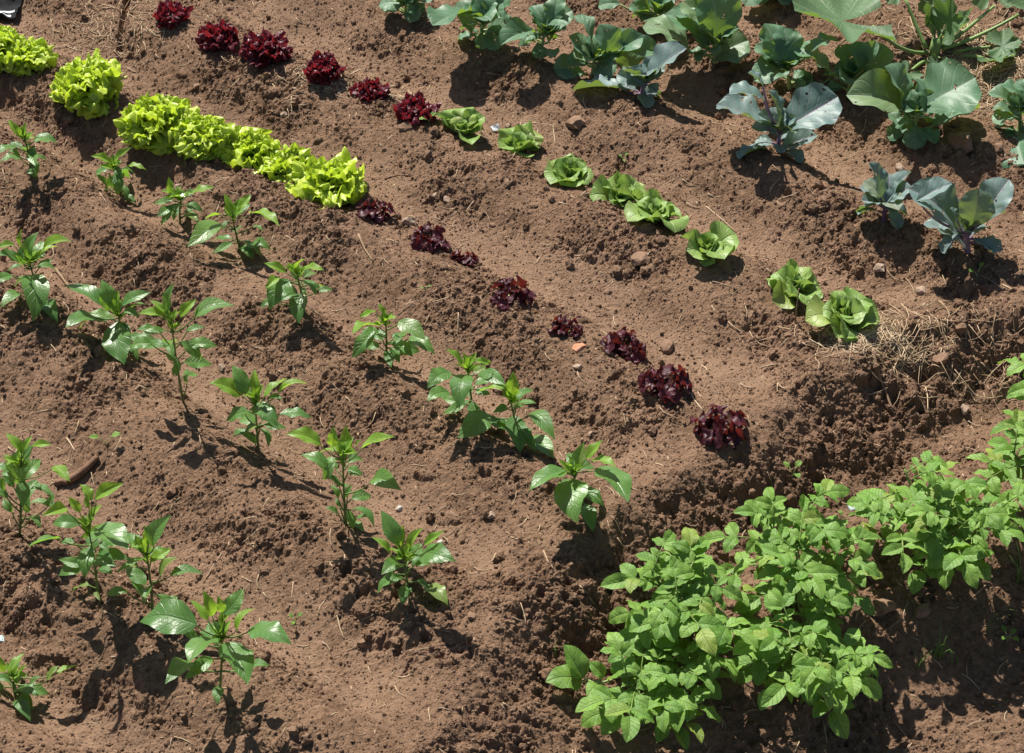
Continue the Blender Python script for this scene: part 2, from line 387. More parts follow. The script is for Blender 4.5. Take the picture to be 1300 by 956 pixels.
def rotmats(n):
    q = nrg.normal(size=(n, 4)); q /= np.linalg.norm(q, axis=1)[:, None]; w, x, y, z = q.T
    return np.stack([1-2*(y*y+z*z), 2*(x*y-z*w), 2*(x*z+y*w), 2*(x*y+z*w), 1-2*(x*x+z*z), 2*(y*z-x*w), 2*(x*z-y*w), 2*(y*z+x*w), 1-2*(x*x+y*y)], 1).reshape(n, 3, 3)
def clod_points(n, lo, hi, p, floor_):
    x, y = nrg.uniform(-2.4, 2.4, n), nrg.uniform(-1.8, 3.0, n)
    i = np.clip(np.searchsorted(gx, x)-1, 0, len(gx)-2); j = np.clip(np.searchsorted(gy, y)-1, 0, len(gy)-2)
    keep = nrg.random(n) < np.clip(rough[j, i]/1.2, floor_, 1); x, y = x[keep], y[keep]
    r = lo + (hi-lo)*nrg.random(len(x))**p
    return np.stack([x, y, ground(x, y)+r*.25], 1), r
def clod_field(name, sets, label):
    P = np.concatenate([q[0] for q in sets]); Rr = np.concatenate([q[1] for q in sets]); n = len(P)
    me = bpy.data.meshes.new(name); me.vertices.add(n); me.vertices.foreach_set('co', P.astype(np.float32).ravel())
    a = me.attributes.new('size', 'FLOAT', 'POINT'); a.data.foreach_set('value', Rr.astype(np.float32))
    a = me.attributes.new('turn', 'FLOAT_VECTOR', 'POINT'); a.data.foreach_set('vector', nrg.uniform(0, 6.28, (n, 3)).astype(np.float32).ravel())
    me.materials.append(MATS['clod'])
    o = link(name, me); o['kind'] = 'stuff'; o['label'] = label; o['category'] = 'clods'
    t = bpy.data.node_groups.new(name, 'GeometryNodeTree'); t.is_modifier = True
    t.interface.new_socket('Geometry', in_out='INPUT', socket_type='NodeSocketGeometry'); t.interface.new_socket('Geometry', in_out='OUTPUT', socket_type='NodeSocketGeometry')
    ns, ls = t.nodes, t.links; gi = ns.new('NodeGroupInput'); go = ns.new('NodeGroupOutput'); jn = ns.new('GeometryNodeJoinGeometry')
    for k in range(7):
        ic = ns.new('GeometryNodeMeshIcoSphere'); ic.inputs['Radius'].default_value = 1; ic.inputs['Subdivisions'].default_value = 2
        sp_ = ns.new('GeometryNodeSetPosition'); po = ns.new('GeometryNodeInputPosition'); ad = ns.new('ShaderNodeVectorMath'); ad.operation = 'ADD'; ad.inputs[1].default_value = (k*7.3, k*3.1, 2.7*k)
        tx = ns.new('ShaderNodeTexNoise'); tx.inputs['Scale'].default_value = 1.25; tx.inputs['Detail'].default_value = 3
        sb = ns.new('ShaderNodeVectorMath'); sb.operation = 'SUBTRACT'; sb.inputs[1].default_value = (.5, .5, .5)
        sc = ns.new('ShaderNodeVectorMath'); sc.operation = 'MULTIPLY'; sc.inputs[1].default_value = (2.6, 2.4, 1.6)
        ls.new(ic.outputs[0], sp_.inputs['Geometry']); ls.new(po.outputs[0], ad.inputs[0]); ls.new(ad.outputs[0], tx.inputs['Vector']); ls.new(tx.outputs['Color'], sb.inputs[0]); ls.new(sb.outputs[0], sc.inputs[0]); ls.new(sc.outputs[0], sp_.inputs['Offset'])
        sm = ns.new('GeometryNodeSetMaterial'); sm.inputs['Material'].default_value = MATS['clod']; ls.new(sp_.outputs[0], sm.inputs['Geometry'])
        ti = ns.new('GeometryNodeGeometryToInstance'); ls.new(sm.outputs[0], ti.inputs[0]); ls.new(ti.outputs[0], jn.inputs[0])
    ip = ns.new('GeometryNodeInstanceOnPoints'); ip.inputs['Pick Instance'].default_value = True
    ls.new(gi.outputs[0], ip.inputs['Points']); ls.new(jn.outputs[0], ip.inputs['Instance'])
    na1 = ns.new('GeometryNodeInputNamedAttribute'); na1.data_type = 'FLOAT'; na1.inputs['Name'].default_value = 'size'
    na2 = ns.new('GeometryNodeInputNamedAttribute'); na2.data_type = 'FLOAT_VECTOR'; na2.inputs['Name'].default_value = 'turn'
    er = ns.new('FunctionNodeEulerToRotation'); ls.new(na2.outputs[0], er.inputs[0])
    ls.new(na1.outputs[0], ip.inputs['Scale']); ls.new(er.outputs[0], ip.inputs['Rotation'])
    ls.new(ip.outputs[0], go.inputs[0])
    md = o.modifiers.new(name, 'NODES'); md.node_group = t
clod_field('soil_clods', [clod_points(170000, .0014, .0066, 2.8, .16), clod_points(110000, .0010, .0028, 1.5, 1.0), clod_points(3000, .007, .019, 3.2, .02)], 'loose crumbs and clods of dry brown soil')

# ------------------------------------------------------------------ leaf meshes (unit length, tip on +Y, upper face +Z)
def blade(name, mat, prof, width, nu=8, nv=12, arch=.12, fold=.15, wave=0., wn_=3, quilt=0., nl=6, lat=.25, bend=0., seed=0, skew=1., twist=0., edge=0., lobes=None, cup=0.):
    r = random.Random(seed); ph = [r.random()*6.28 for _ in range(4)]
    v, uv, f = [], [], []
    for i in range(nv+1):
        t = i/nv; w = width*prof(t)
        for j in range(nu+1):
            u = -1+2*j/nu; au = abs(u)
            ww = w*(1+edge*math.sin(19*t+ph[2]+(0 if u < 0 else 2))*au) 
            if lobes: ww *= lobes(t, u)
            x = u*ww + bend*math.sin(math.pi*t)
            s = t**skew
            z = arch*4*s*(1-s) + fold*au*w - cup*au*au*w
            z += wave*au*au*math.sin(2*math.pi*wn_*t + ph[0 if u < 0 else 1])*min(1, 6*t)*(w/width+.2)
            z += quilt*4*au*(1-au)*math.cos(2*math.pi*nl*(t-lat*au))*(w/width)
            z -= quilt*1.2*math.exp(-(u/.16)**2)*(w/width)
            y = t + lat*.25*au*w*0
            a = twist*(t-.3); xx, zz = x*math.cos(a)-z*math.sin(a), x*math.sin(a)+z*math.cos(a)
            v.append((xx, y, zz)); uv.append((u, t))
    for i in range(nv):
        for j in range(nu):
            a = i*(nu+1)+j; f.append((a, a+1, a+nu+2, a+nu+1))
    return mesh_from(name, v, f, mat, uv=uv)
def p_pepper(t): return max(.0, (t**.78)*((1-t)**1.12)*2.72 if t < 1 else 0)*.78 + .012*(1-t)
def p_potato(t): return (t**.55)*((1-t)**.78)*2.25*.98*(1 if t < 1 else 0) + .012*(1-t)
def p_cabbage(t):
    return .05*(1-t) + math.sin(math.pi*.5*min(1, (t/.62)**.9))**1.2*math.sqrt(max(0, 1-max(0, (t-.5)/.5)**2.6))
def p_oval(t): return math.sin(math.pi*t**.62)**.72 if 0 < t < 1 else .03
def p_butter(t): return .16*(1-t)+(math.sin(math.pi*.5*min(1, t/.6))**1.0)*math.sqrt(max(0, 1-max(0, (t-.55)/.45)**2.4))

def fan(name, mat, half=1.3, nr=12, na=64, ruf=.10, f1=5, f2=12, p=1.6, kap=1.2, jag=.05, seed=0, narrow=.45, tang=.6):
    """broad lettuce leaf: narrow at the base, its long margin crumpled into irregular frills, tip rolling outward"""
    q = np.linspace(0, 1, nr+1)**.85; s_ = np.linspace(-1, 1, na+1)
    Q, S = np.meshgrid(q, s_, indexing='ij'); off_ = seed*13.7
    rim = Q**p; A = S*half
    n1 = vnoise(A+off_, Q*.8, f1*.55, seed+1); n2 = vnoise(A+off_, Q*.9, f2*.55, seed+2); n3 = vnoise(A+off_, Q*.7, f1*.55, seed+3); n4 = vnoise(A+off_, Q*.8, f2*.55, seed+4)
    wob = np.sin(A*f1*1.6+seed)*.8
    ang = A*(narrow+(1-narrow)*np.minimum(1, Q*1.6))
    rad = Q*(1-.20*S*S)*(1+jag*rim*n4+1.6*jag*rim*n3)
    nz = ruf*rim*(1.2*n1+.9*wob*n3+.95*n2*Q*Q)
    tg = ruf*tang*rim*(n3+.8*n4*Q)
    x = rad*np.sin(ang)+tg*np.cos(ang); y = rad*np.cos(ang)-tg*np.sin(ang)
    z = nz + .10*x*x
    t = y*kap; yy = np.sin(t)/kap + z*np.sin(t); zz = -(1-np.cos(t))/kap + z*np.cos(t)          # roll the leaf over
    c, d = math.cos(kap*.5), math.sin(kap*.5); y, z = yy*c-zz*d, yy*d+zz*c
    v = np.stack([x, y, z], -1).reshape(-1, 3); uv = np.stack([S, Q], -1).reshape(-1, 2); f = []
    for i in range(nr):
        for j in range(na):
            a = i*(na+1)+j; f.append((a, a+1, a+na+2, a+na+1))
    return mesh_from(name, v, f, mat, uv=uv)

PEP = [blade('leaf', 'pepper_leaf', p_pepper, .365+.035*(k % 3), 8, 14, arch=.08+.05*(k % 4), fold=.28-.09*(k % 3), wave=.03+.012*(k % 3), wn_=1.6+.4*(k % 3), quilt=.012, nl=7, bend=.05*((k % 3)-1), seed=k, skew=.8+.2*(k % 3), twist=.25*((k % 5)-2)) for k in range(10)]
PEPY = [blade('leaf', 'pepper_young', p_pepper, .33+.03*(k % 3), 8, 14, arch=.05+.04*(k % 4), fold=.55-.12*(k % 3), wave=.03+.012*(k % 3), wn_=1.6+.4*(k % 3), quilt=.012, nl=7, bend=.04*((k % 3)-1), seed=40+k, twist=.3*((k % 5)-2)) for k in range(6)]
POTL = [blade('leaflet', 'potato_leaf', p_potato, .31+.02*(k % 3), 8, 9, arch=.09+.04*(k % 3), fold=.34-.20*(k % 3), wave=.03+.015*(k % 3), wn_=2.2, quilt=.034, nl=5, bend=.04*((k % 3)-1), seed=80+k, twist=.2*((k % 5)-2)) for k in range(6)]
CAB = [blade('leaf', 'cabbage_leaf', p_cabbage, .41+.04*(k % 3), 14, 16, arch=.05+.05*(k % 4), fold=.46-.14*(k % 3), wave=.055, wn_=1.6+.5*(k % 3), quilt=.012, nl=5, bend=.03*((k % 3)-1), seed=120+k, twist=.25*((k % 5)-2), edge=.035) for k in range(8)]
RCAB = [blade('leaf', 'red_cabbage_leaf', p_cabbage, .34+.035*(k % 3), 14, 16, arch=.05+.04*(k % 4), fold=.58-.14*(k % 3), wave=.035, wn_=2.2+.5*(k % 3), quilt=.012, nl=5, bend=.03*((k % 3)-1), seed=150+k, twist=.2*((k % 5)-2), edge=.03) for k in range(6)]
BUT = [blade('leaf', 'butter_leaf', p_butter, .52+.05*(k % 3), 12, 12, arch=.10+.07*(k % 3), fold=.02, cup=-.42+.12*(k % 3), wave=.07, wn_=1.4+.5*(k % 2), quilt=.020, nl=4, bend=.02*((k % 3)-1), seed=180+k, twist=.2*((k % 5)-2), edge=.04, skew=1.5) for k in range(6)]
FRI = [fan('leaf', 'frilly_leaf', half=1.35+.1*(k % 3), ruf=.17, f1=7+k % 2, f2=19, kap=.9+.35*(k % 3), jag=.055, seed=k+1, na=70, tang=.4) for k in range(7)]
LOL = [fan('leaf', 'lollo_leaf', half=1.4, ruf=.24, f1=6+k % 2, f2=17, p=1.3, kap=.8+.3*(k % 3), jag=.12, seed=20+k, nr=9, na=50) for k in range(7)]
def oak_lobes(ph): return lambda t, u: 1 - .42*(.5+.5*math.cos(2*math.pi*(3.6*t+ph)+(0 if u < 0 else .9)))*abs(u)**1.5*min(1, 3*t)
OAK = [blade('leaf', 'oak_leaf', p_butter, .44+.05*(k % 3), 12, 20, arch=.16+.12*(k % 3), fold=.05, cup=.25-.25*(k % 3), wave=.17, wn_=2.6+.6*(k % 2), quilt=.02, nl=4, bend=.08*((k % 3)-1), seed=210+k, twist=.8*((k % 5)-2)/2, edge=.05, skew=.9, lobes=oak_lobes(.17*k)) for k in range(6)]

def orient(base, tip, roll=0., width=1., up=Vector((0, 0, 1)), thick=1.):
    """matrix that lays a unit leaf from base to tip with its upper face to the sky"""
    y = tip-base; L = y.length; y = y/L
    z = up - y*up.dot(y)
    if z.length < .05: z = Vector((0, -1, 0)) - y*(-y.y)
    z.normalize(); z = Matrix.Rotation(roll, 3, y) @ z
    x = y.cross(z)
    return Matrix(((x.x*L*width, y.x*L, z.x*L*thick, base.x), (x.y*L*width, y.y*L, z.y*L*thick, base.y), (x.z*L*width, y.z*L, z.z*L*thick, base.z), (0, 0, 0, 1)))
def local(root, p): return p - root.location

# ------------------------------------------------------------------ plants whose leaves were surveyed one by one
K = 330/1300
def survey_plant(name, label, cat, group, tile, base, top, leaves, rnd, meshes, young, stem_mat, stem_r=.0045, pet_r=.0022, sink=.012, extra=0, back=0., ahead=.05):
    ox_, oy_ = tile
    P = lambda q: (ox_+q[0]*K, oy_+q[1]*K)
    B = on_ground(*P(base)); root = thing(name, B, label, cat, group)
    T = on_y(*P(top), B.y + rnd.uniform(-.01, .02))
    mid = (B+T)*.5 + Vector((rnd.uniform(-.008, .008), rnd.uniform(-.01, .01), 0))
    stem = bez(B-Vector((0, 0, sink)), mid, T, 6)
    tubes = [([local(root, p) for p in stem], [stem_r*(1-.5*i/6) for i in range(7)])]
    n = len(leaves); made = []
    order = sorted(range(n), key=lambda i: leaves[i][1]+leaves[i][3])          # those that end highest are the youngest
    rank = {i: k for k, i in enumerate(order)}
    for i, lf in enumerate(leaves):
        bx_, by_, tx, ty = lf[:4]
        pb = on_y(*P((bx_, by_)), B.y + rnd.uniform(-.012, .012))
        pt0 = on_y(*P((tx, ty)), pb.y); v = pt0-pb; L2 = v.length; upc = v.z/L2
        if upc > .45: dy = L2*rnd.uniform(.15, .55)
        elif upc < -.3: dy = -L2*rnd.uniform(.55, .95)
        else: dy = L2*rnd.uniform(-.45, .35)
        yy = pb.y+dy; pt = on_y(*P((tx, ty)), yy)
        for _ in range(30):
            if pt.z > ground(pt.x, pt.y)+.006: break
            yy -= .012; pt = on_y(*P((tx, ty)), yy)
        e_ = pt-pb; pb = pb-e_*back; pt = pt+e_*ahead; pt.z = max(pt.z, float(ground(pt.x, pt.y))+.006)
        gz = ground(pb.x, pb.y)+.006
        if pb.z < gz: pb.z = gz
        yng = young and rank[i] < n*.42 and L2 < .115
        me = rnd.choice(young if yng else meshes)
        roll = rnd.uniform(-.45, .45) if abs(upc) < .6 else rnd.uniform(-.3, .3)
        w = lf[4] if len(lf) > 4 else rnd.uniform(.88, 1.12)
        link('leaf', me, root, orient(local(root, pb), local(root, pt), roll, w))
        # leaf stalk from the stem to the foot of the blade
        hz = (pb.z-B.z)/max(.02, T.z-B.z); s = min(.98, max(.03, hz-.16)); at = stem[0]*(1-s)**2+mid*2*s*(1-s)+T*s*s
        ctrl = at*.4+pb*.6 - Vector((0, 0, .25*(pb-at).length))
        pr = pet_r*(1.0 if not yng else .75)
        tubes.append(([local(root, p) for p in bez(at, ctrl, pb+(pt-pb)*.05, 5)], [pr*1.35, pr*1.2, pr*1.1, pr, pr*.9, pr*.7]))
        made.append((pb, pt))
    for q in range(extra):                                                     # the shorter leaves round the stem
        a = q*2.3+rnd.random(); l = rnd.uniform(.055, .105); el = rnd.uniform(-.9, .2)
        s = rnd.uniform(.12, .85); at = stem[0]*(1-s)**2+mid*2*s*(1-s)+T*s*s; o_ = Vector((math.cos(a), math.sin(a), 0))
        fb = at+o_*.025+Vector((0, 0, .012)); tip = fb+(o_*math.cos(el)+Vector((0, 0, math.sin(el))))*l
        tip.z = max(tip.z, float(ground(tip.x, tip.y))+.008)
        link('leaf', rnd.choice(meshes), root, orient(local(root, fb), local(root, tip), rnd.uniform(-.5, .5), rnd.uniform(.9, 1.15)))
        tubes.append(([local(root, p) for p in bez(at, (at+fb)*.5-Vector((0, 0, .004)), fb, 3)], [pet_r]*4))
    for q in range(extra):
        a = q*2.4+rnd.random(); l = rnd.uniform(.035, .065)*(1 if young else 1.9); el = rnd.uniform(.35, 1.1)
        s = rnd.uniform(.82, 1.0); at = stem[0]*(1-s)**2+mid*2*s*(1-s)+T*s*s
        tip = at+Vector((math.cos(a)*math.cos(el), math.sin(a)*math.cos(el), math.sin(el)))*l
        link('leaf', rnd.choice(young or meshes), root, orient(local(root, at), local(root, tip), rnd.uniform(-.4, .4), rnd.uniform(.9, 1.15)))
    link('stem', tubes_mesh('stem', tubes, stem_mat, 6), root)
    return root, made, T

PG = 'pepper plants in three rows'
PEPPERS = [
 # back pepper row, left to right
 ((0, 0), (160, 885), (122, 690), [(105, 690, 45, 600), (118, 690, 132, 612), (130, 685, 168, 665), (165, 705, 285, 720), (80, 735, -10, 775), (140, 850, 185, 890), (100, 790, 40, 755), (165, 730, 168, 790), (112, 700, 100, 660)],
  'leftmost pepper plant of the back row, under the far left frilly lettuces'),
 ((0, 0), (605, 982), (568, 830), [(560, 820, 458, 782), (570, 815, 655, 740), (585, 830, 605, 905), (635, 830, 728, 850), (540, 945, 482, 868), (565, 940, 548, 868), (600, 925, 632, 1000), (575, 830, 560, 770)],
  'small pepper seedling second from the left in the back row'),
 ((0, 220), (900, 250), (905, 120), [(850, 100, 843, 20), (905, 125, 808, 92), (955, 105, 1068, 70), (850, 170, 785, 215), (950, 190, 992, 252), (890, 170, 868, 235), (915, 150, 880, 190)],
  'spindly pepper seedling with a tiny white flower at its top'),
 ((0, 220), (1205, 385), (1160, 210), [(1165, 190, 1122, 105), (1180, 195, 1252, 108), (1100, 205, 1028, 228), (1098, 250, 942, 362, 1.15), (1135, 240, 1112, 278), (1252, 200, 1392, 265), (1265, 262, 1315, 290), (1270, 340, 1352, 382), (1195, 370, 1272, 412), (1170, 190, 1195, 130)],
  'pepper plant with a broad pale leaf hanging to its lower left, below the frilly lettuces'),
 ((320, 220), (262, 690), (222, 490), [(170, 495, 62, 452), (195, 490, 228, 452), (250, 480, 357, 486), (130, 520, 65, 578), (182, 530, 92, 678), (95, 630, 42, 672), (235, 600, 235, 748, 1.1), (250, 550, 308, 556), (250, 575, 272, 612), (325, 588, 402, 582), (190, 490, 165, 460)],
  'pepper plant with two leaves hanging down, right of the frilly lettuce shadow'),
 ((320, 220), (668, 945), (668, 735), [(620, 690, 538, 722), (662, 712, 632, 652), (640, 765, 508, 802), (610, 785, 503, 918), (655, 832, 612, 798), (735, 738, 862, 832, 1.1), (790, 815, 908, 902), (770, 800, 703, 858), (680, 890, 727, 938), (672, 890, 695, 968), (668, 720, 690, 735)],
  'sparse wilting pepper plant with a dark leaf sagging to its right'),
 ((320, 440), (1110, 345), (1075, 105), [(1050, 90, 968, 15, 1.1), (1080, 100, 1122, 32), (1110, 70, 1192, 80), (990, 125, 880, 208), (1065, 140, 1038, 308, 1.1), (985, 225, 880, 272), (1130, 140, 1265, 192), (1075, 95, 1052, 30), (1085, 270, 1060, 300)],
  'upper pepper plant of the close pair in the back row, pale rounded top leaf'),
 ((640, 440), (75, 475), (28, 260), [(30, 250, 46, 128), (12, 240, -42, 180), (50, 300, 157, 285), (45, 345, 78, 528, 1.1), (120, 340, 248, 462), (110, 455, 242, 556, 1.1), (0, 210, -132, 232), (-70, 340, -228, 452, 1.15), (15, 300, -52, 332), (30, 265, 5, 205), (35, 270, 75, 225)],
  'lower, bushier pepper plant of the close pair in the back row'),
 ((640, 440), (400, 790), (335, 620), [(310, 620, 133, 718), (310, 620, 168, 680), (345, 660, 366, 872, 1.15), (340, 620, 318, 545), (370, 625, 396, 483, 1.1), (410, 560, 492, 473, 1.1), (435, 570, 556, 602), (480, 600, 612, 772, 1.2), (335, 615, 350, 565)],
  'last pepper plant of the back row, nearest the red lettuce end of the bed'),
 # middle row
 ((0, 220), (185, 630), (145, 430), [(105, 370, 110, 283), (75, 360, -12, 372), (100, 440, -18, 408), (115, 460, 110, 365), (215, 390, 352, 345, 1.1), (150, 430, 192, 298), (160, 510, 166, 732, 1.1), (100, 600, 8, 672), (60, 510, -40, 545), (180, 440, 205, 380), (225, 640, 287, 748), (200, 420, 290, 370)],
  'leftmost pepper plant of the middle row with a long leaf hanging straight down'),
 ((0, 220), (622, 880), (590, 700), [(545, 690, 508, 538, 1.1), (580, 670, 590, 588), (520, 670, 318, 573), (610, 665, 748, 598, 1.1), (470, 715, 333, 772, 1.1), (535, 745, 403, 778), (590, 740, 622, 948, 1.15), (640, 690, 735, 660), (620, 690, 695, 722), (575, 690, 545, 640), (600, 690, 640, 640)],
  'pepper plant with a broad ribbed leaf facing the viewer, second in the middle row'),
 ((0, 220), (918, 1145), (855, 715), [(835, 690, 868, 553), (830, 690, 752, 638), (825, 720, 698, 702, 1.1), (900, 720, 978, 633), (970, 715, 1165, 665, 1.1), (930, 790, 1022, 772), (800, 790, 688, 782), (940, 850, 1082, 865), (760, 850, 653, 872), (870, 880, 818, 850), (850, 740, 902, 690), (840, 860, 872, 925), (885, 960, 870, 1010), (935, 1050, 950, 1000), (840, 730, 800, 680), (880, 940, 830, 910)],
  'tall pepper plant touching the ribbed-leaf one, third in the middle row'),
 ((320, 440), (32, 520), (15, 255), [(20, 250, 15, 118), (-30, 240, -98, 98, 1.1), (-50, 240, -208, 185), (-30, 345, -78, 322), (20, 490, -62, 428), (60, 250, 172, 163), (130, 235, 272, 190), (80, 270, 152, 265), (15, 285, 122, 398, 1.1), (140, 335, 292, 362), (40, 400, -42, 442), (25, 250, 55, 190), (10, 265, -45, 210)],
  'bushy pepper plant fourth in the middle row, shadow of one leaf on bare soil'),
 ((320, 440), (470, 890), (455, 520), [(345, 490, 178, 440, 1.1), (400, 500, 410, 403), (480, 520, 473, 397, 1.1), (430, 520, 343, 530), (545, 510, 708, 453, 1.1), (520, 500, 548, 468), (385, 620, 248, 548, 1.1), (450, 590, 472, 530), (480, 610, 552, 642, 1.2), (600, 670, 742, 717), (440, 700, 363, 650), (475, 760, 502, 690), (430, 760, 398, 690), (430, 830, 368, 810), (470, 875, 512, 848), (520, 860, 583, 850), (440, 800, 418, 760), (485, 880, 560, 925), (460, 560, 435, 500)],
  'tallest pepper plant, with leaves down its whole stem, fifth in the middle row'),
 ((320, 630), (778, 475), (760, 285), [(735, 240, 645, 78, 1.1), (690, 290, 603, 208), (750, 250, 756, 148), (790, 270, 857, 163), (860, 240, 962, 178), (850, 280, 1012, 325), (740, 335, 648, 392, 1.2), (800, 350, 868, 310), (750, 400, 688, 442), (740, 290, 698, 265), (770, 460, 800, 480), (880, 500, 975, 545)],
  'last pepper plant of the middle row, alone at the cloddy bed end'),
 # front row
 ((0, 440), (95, 945), (100, 560), [(110, 540, 33, 438), (120, 520, 157, 448), (160, 500, 257, 490), (115, 700, 168, 497, 1.25), (265, 600, 347, 672), (70, 700, 10, 648), (180, 680, 207, 722), (240, 800, 270, 738), (60, 580, 18, 540), (40, 760, -60, 700), (60, 830, 20, 760), (130, 830, 150, 760), (20, 720, -40, 650), (150, 850, 200, 910)],
  'dense pepper plant at the left edge with one pale upright leaf'),
 ((0, 630), (490, 500), (440, 150), [(460, 20, 400, -57, 1.1), (475, 15, 612, -62, 1.1), (400, 80, 347, 5, 1.1), (400, 140, 268, 140, 1.1), (450, 130, 513, 48, 1.1), (440, 140, 400, 95), (330, 60, 212, 97), (480, 155, 635, 262, 1.2), (500, 230, 542, 272), (470, 330, 577, 352, 1.2), (430, 340, 298, 318), (480, 370, 562, 390), (300, 215, 150, 252), (370, 230, 300, 240), (470, 480, 500, 520), (445, 60, 455, -20)],
  'pepper plant second from the left in the front row'),
 ((0, 630), (762, 615), (730, 280), [(770, 260, 852, 100, 1.1), (700, 270, 678, 198), (735, 250, 720, 150), (720, 310, 632, 347, 1.1), (750, 330, 852, 263, 1.15), (800, 400, 887, 308, 1.1), (850, 395, 1013, 390), (720, 500, 653, 428, 1.1), (640, 480, 538, 490), (790, 570, 887, 520), (700, 255, 638, 262), (740, 250, 770, 190)],
  'pepper plant with a bare lower stem, second from the right in the front row'),
 ((0, 630), (1095, 980), (1110, 700), [(1060, 600, 1018, 473, 1.1), (1040, 620, 953, 523), (1110, 580, 1088, 500), (1120, 590, 1217, 468, 1.1), (1110, 660, 1192, 558, 1.1), (985, 640, 712, 630, 1.15), (980, 720, 888, 650), (1075, 710, 948, 832, 1.2), (1130, 730, 1232, 935, 1.15), (960, 850, 830, 935, 1.2), (1180, 670, 1272, 568), (1250, 660, 1450, 742), (1250, 850, 1345, 850), (1100, 680, 1060, 620)],
  'large pepper plant nearest the viewer with very broad leaves, rightmost in the front row'),
 ((0, 630), (80, 1010), (70, 890), [(50, 870, 122, 788, 1.1), (20, 880, -5, 800), (100, 900, 142, 850), (280, 890, 388, 848), (230, 930, 292, 850), (60, 930, -30, 900), (150, 940, 200, 900), (90, 960, 180, 1000)],
  'low pepper plant in the bottom left corner'),
]
for k, (tile, base, top, lv, lab) in enumerate(PEPPERS):
    r_ = random.Random(500+k)
    root, made, T = survey_plant('pepper_plant', lab, 'pepper plant', PG, tile, base, top, lv, r_, PEP, PEPY, 'pepper_stem', extra=7)
    if k == 2:
        V_, F_ = [], []
        c = local(root, T)+Vector((.012, -.008, .012))
        for q in range(6):
            a = q*math.pi/3; d = Vector((math.cos(a), math.sin(a), .35)); s_ = Vector((-math.sin(a), math.cos(a), 0))
            b0 = len(V_); V_ += [c, c+d*.008+s_*.005, c+d*.014, c+d*.008-s_*.005]; F_ += [(b0, b0+1, b0+2, b0+3)]
        link('flower', mesh_from('flower', V_, F_, 'flower_white'), root)

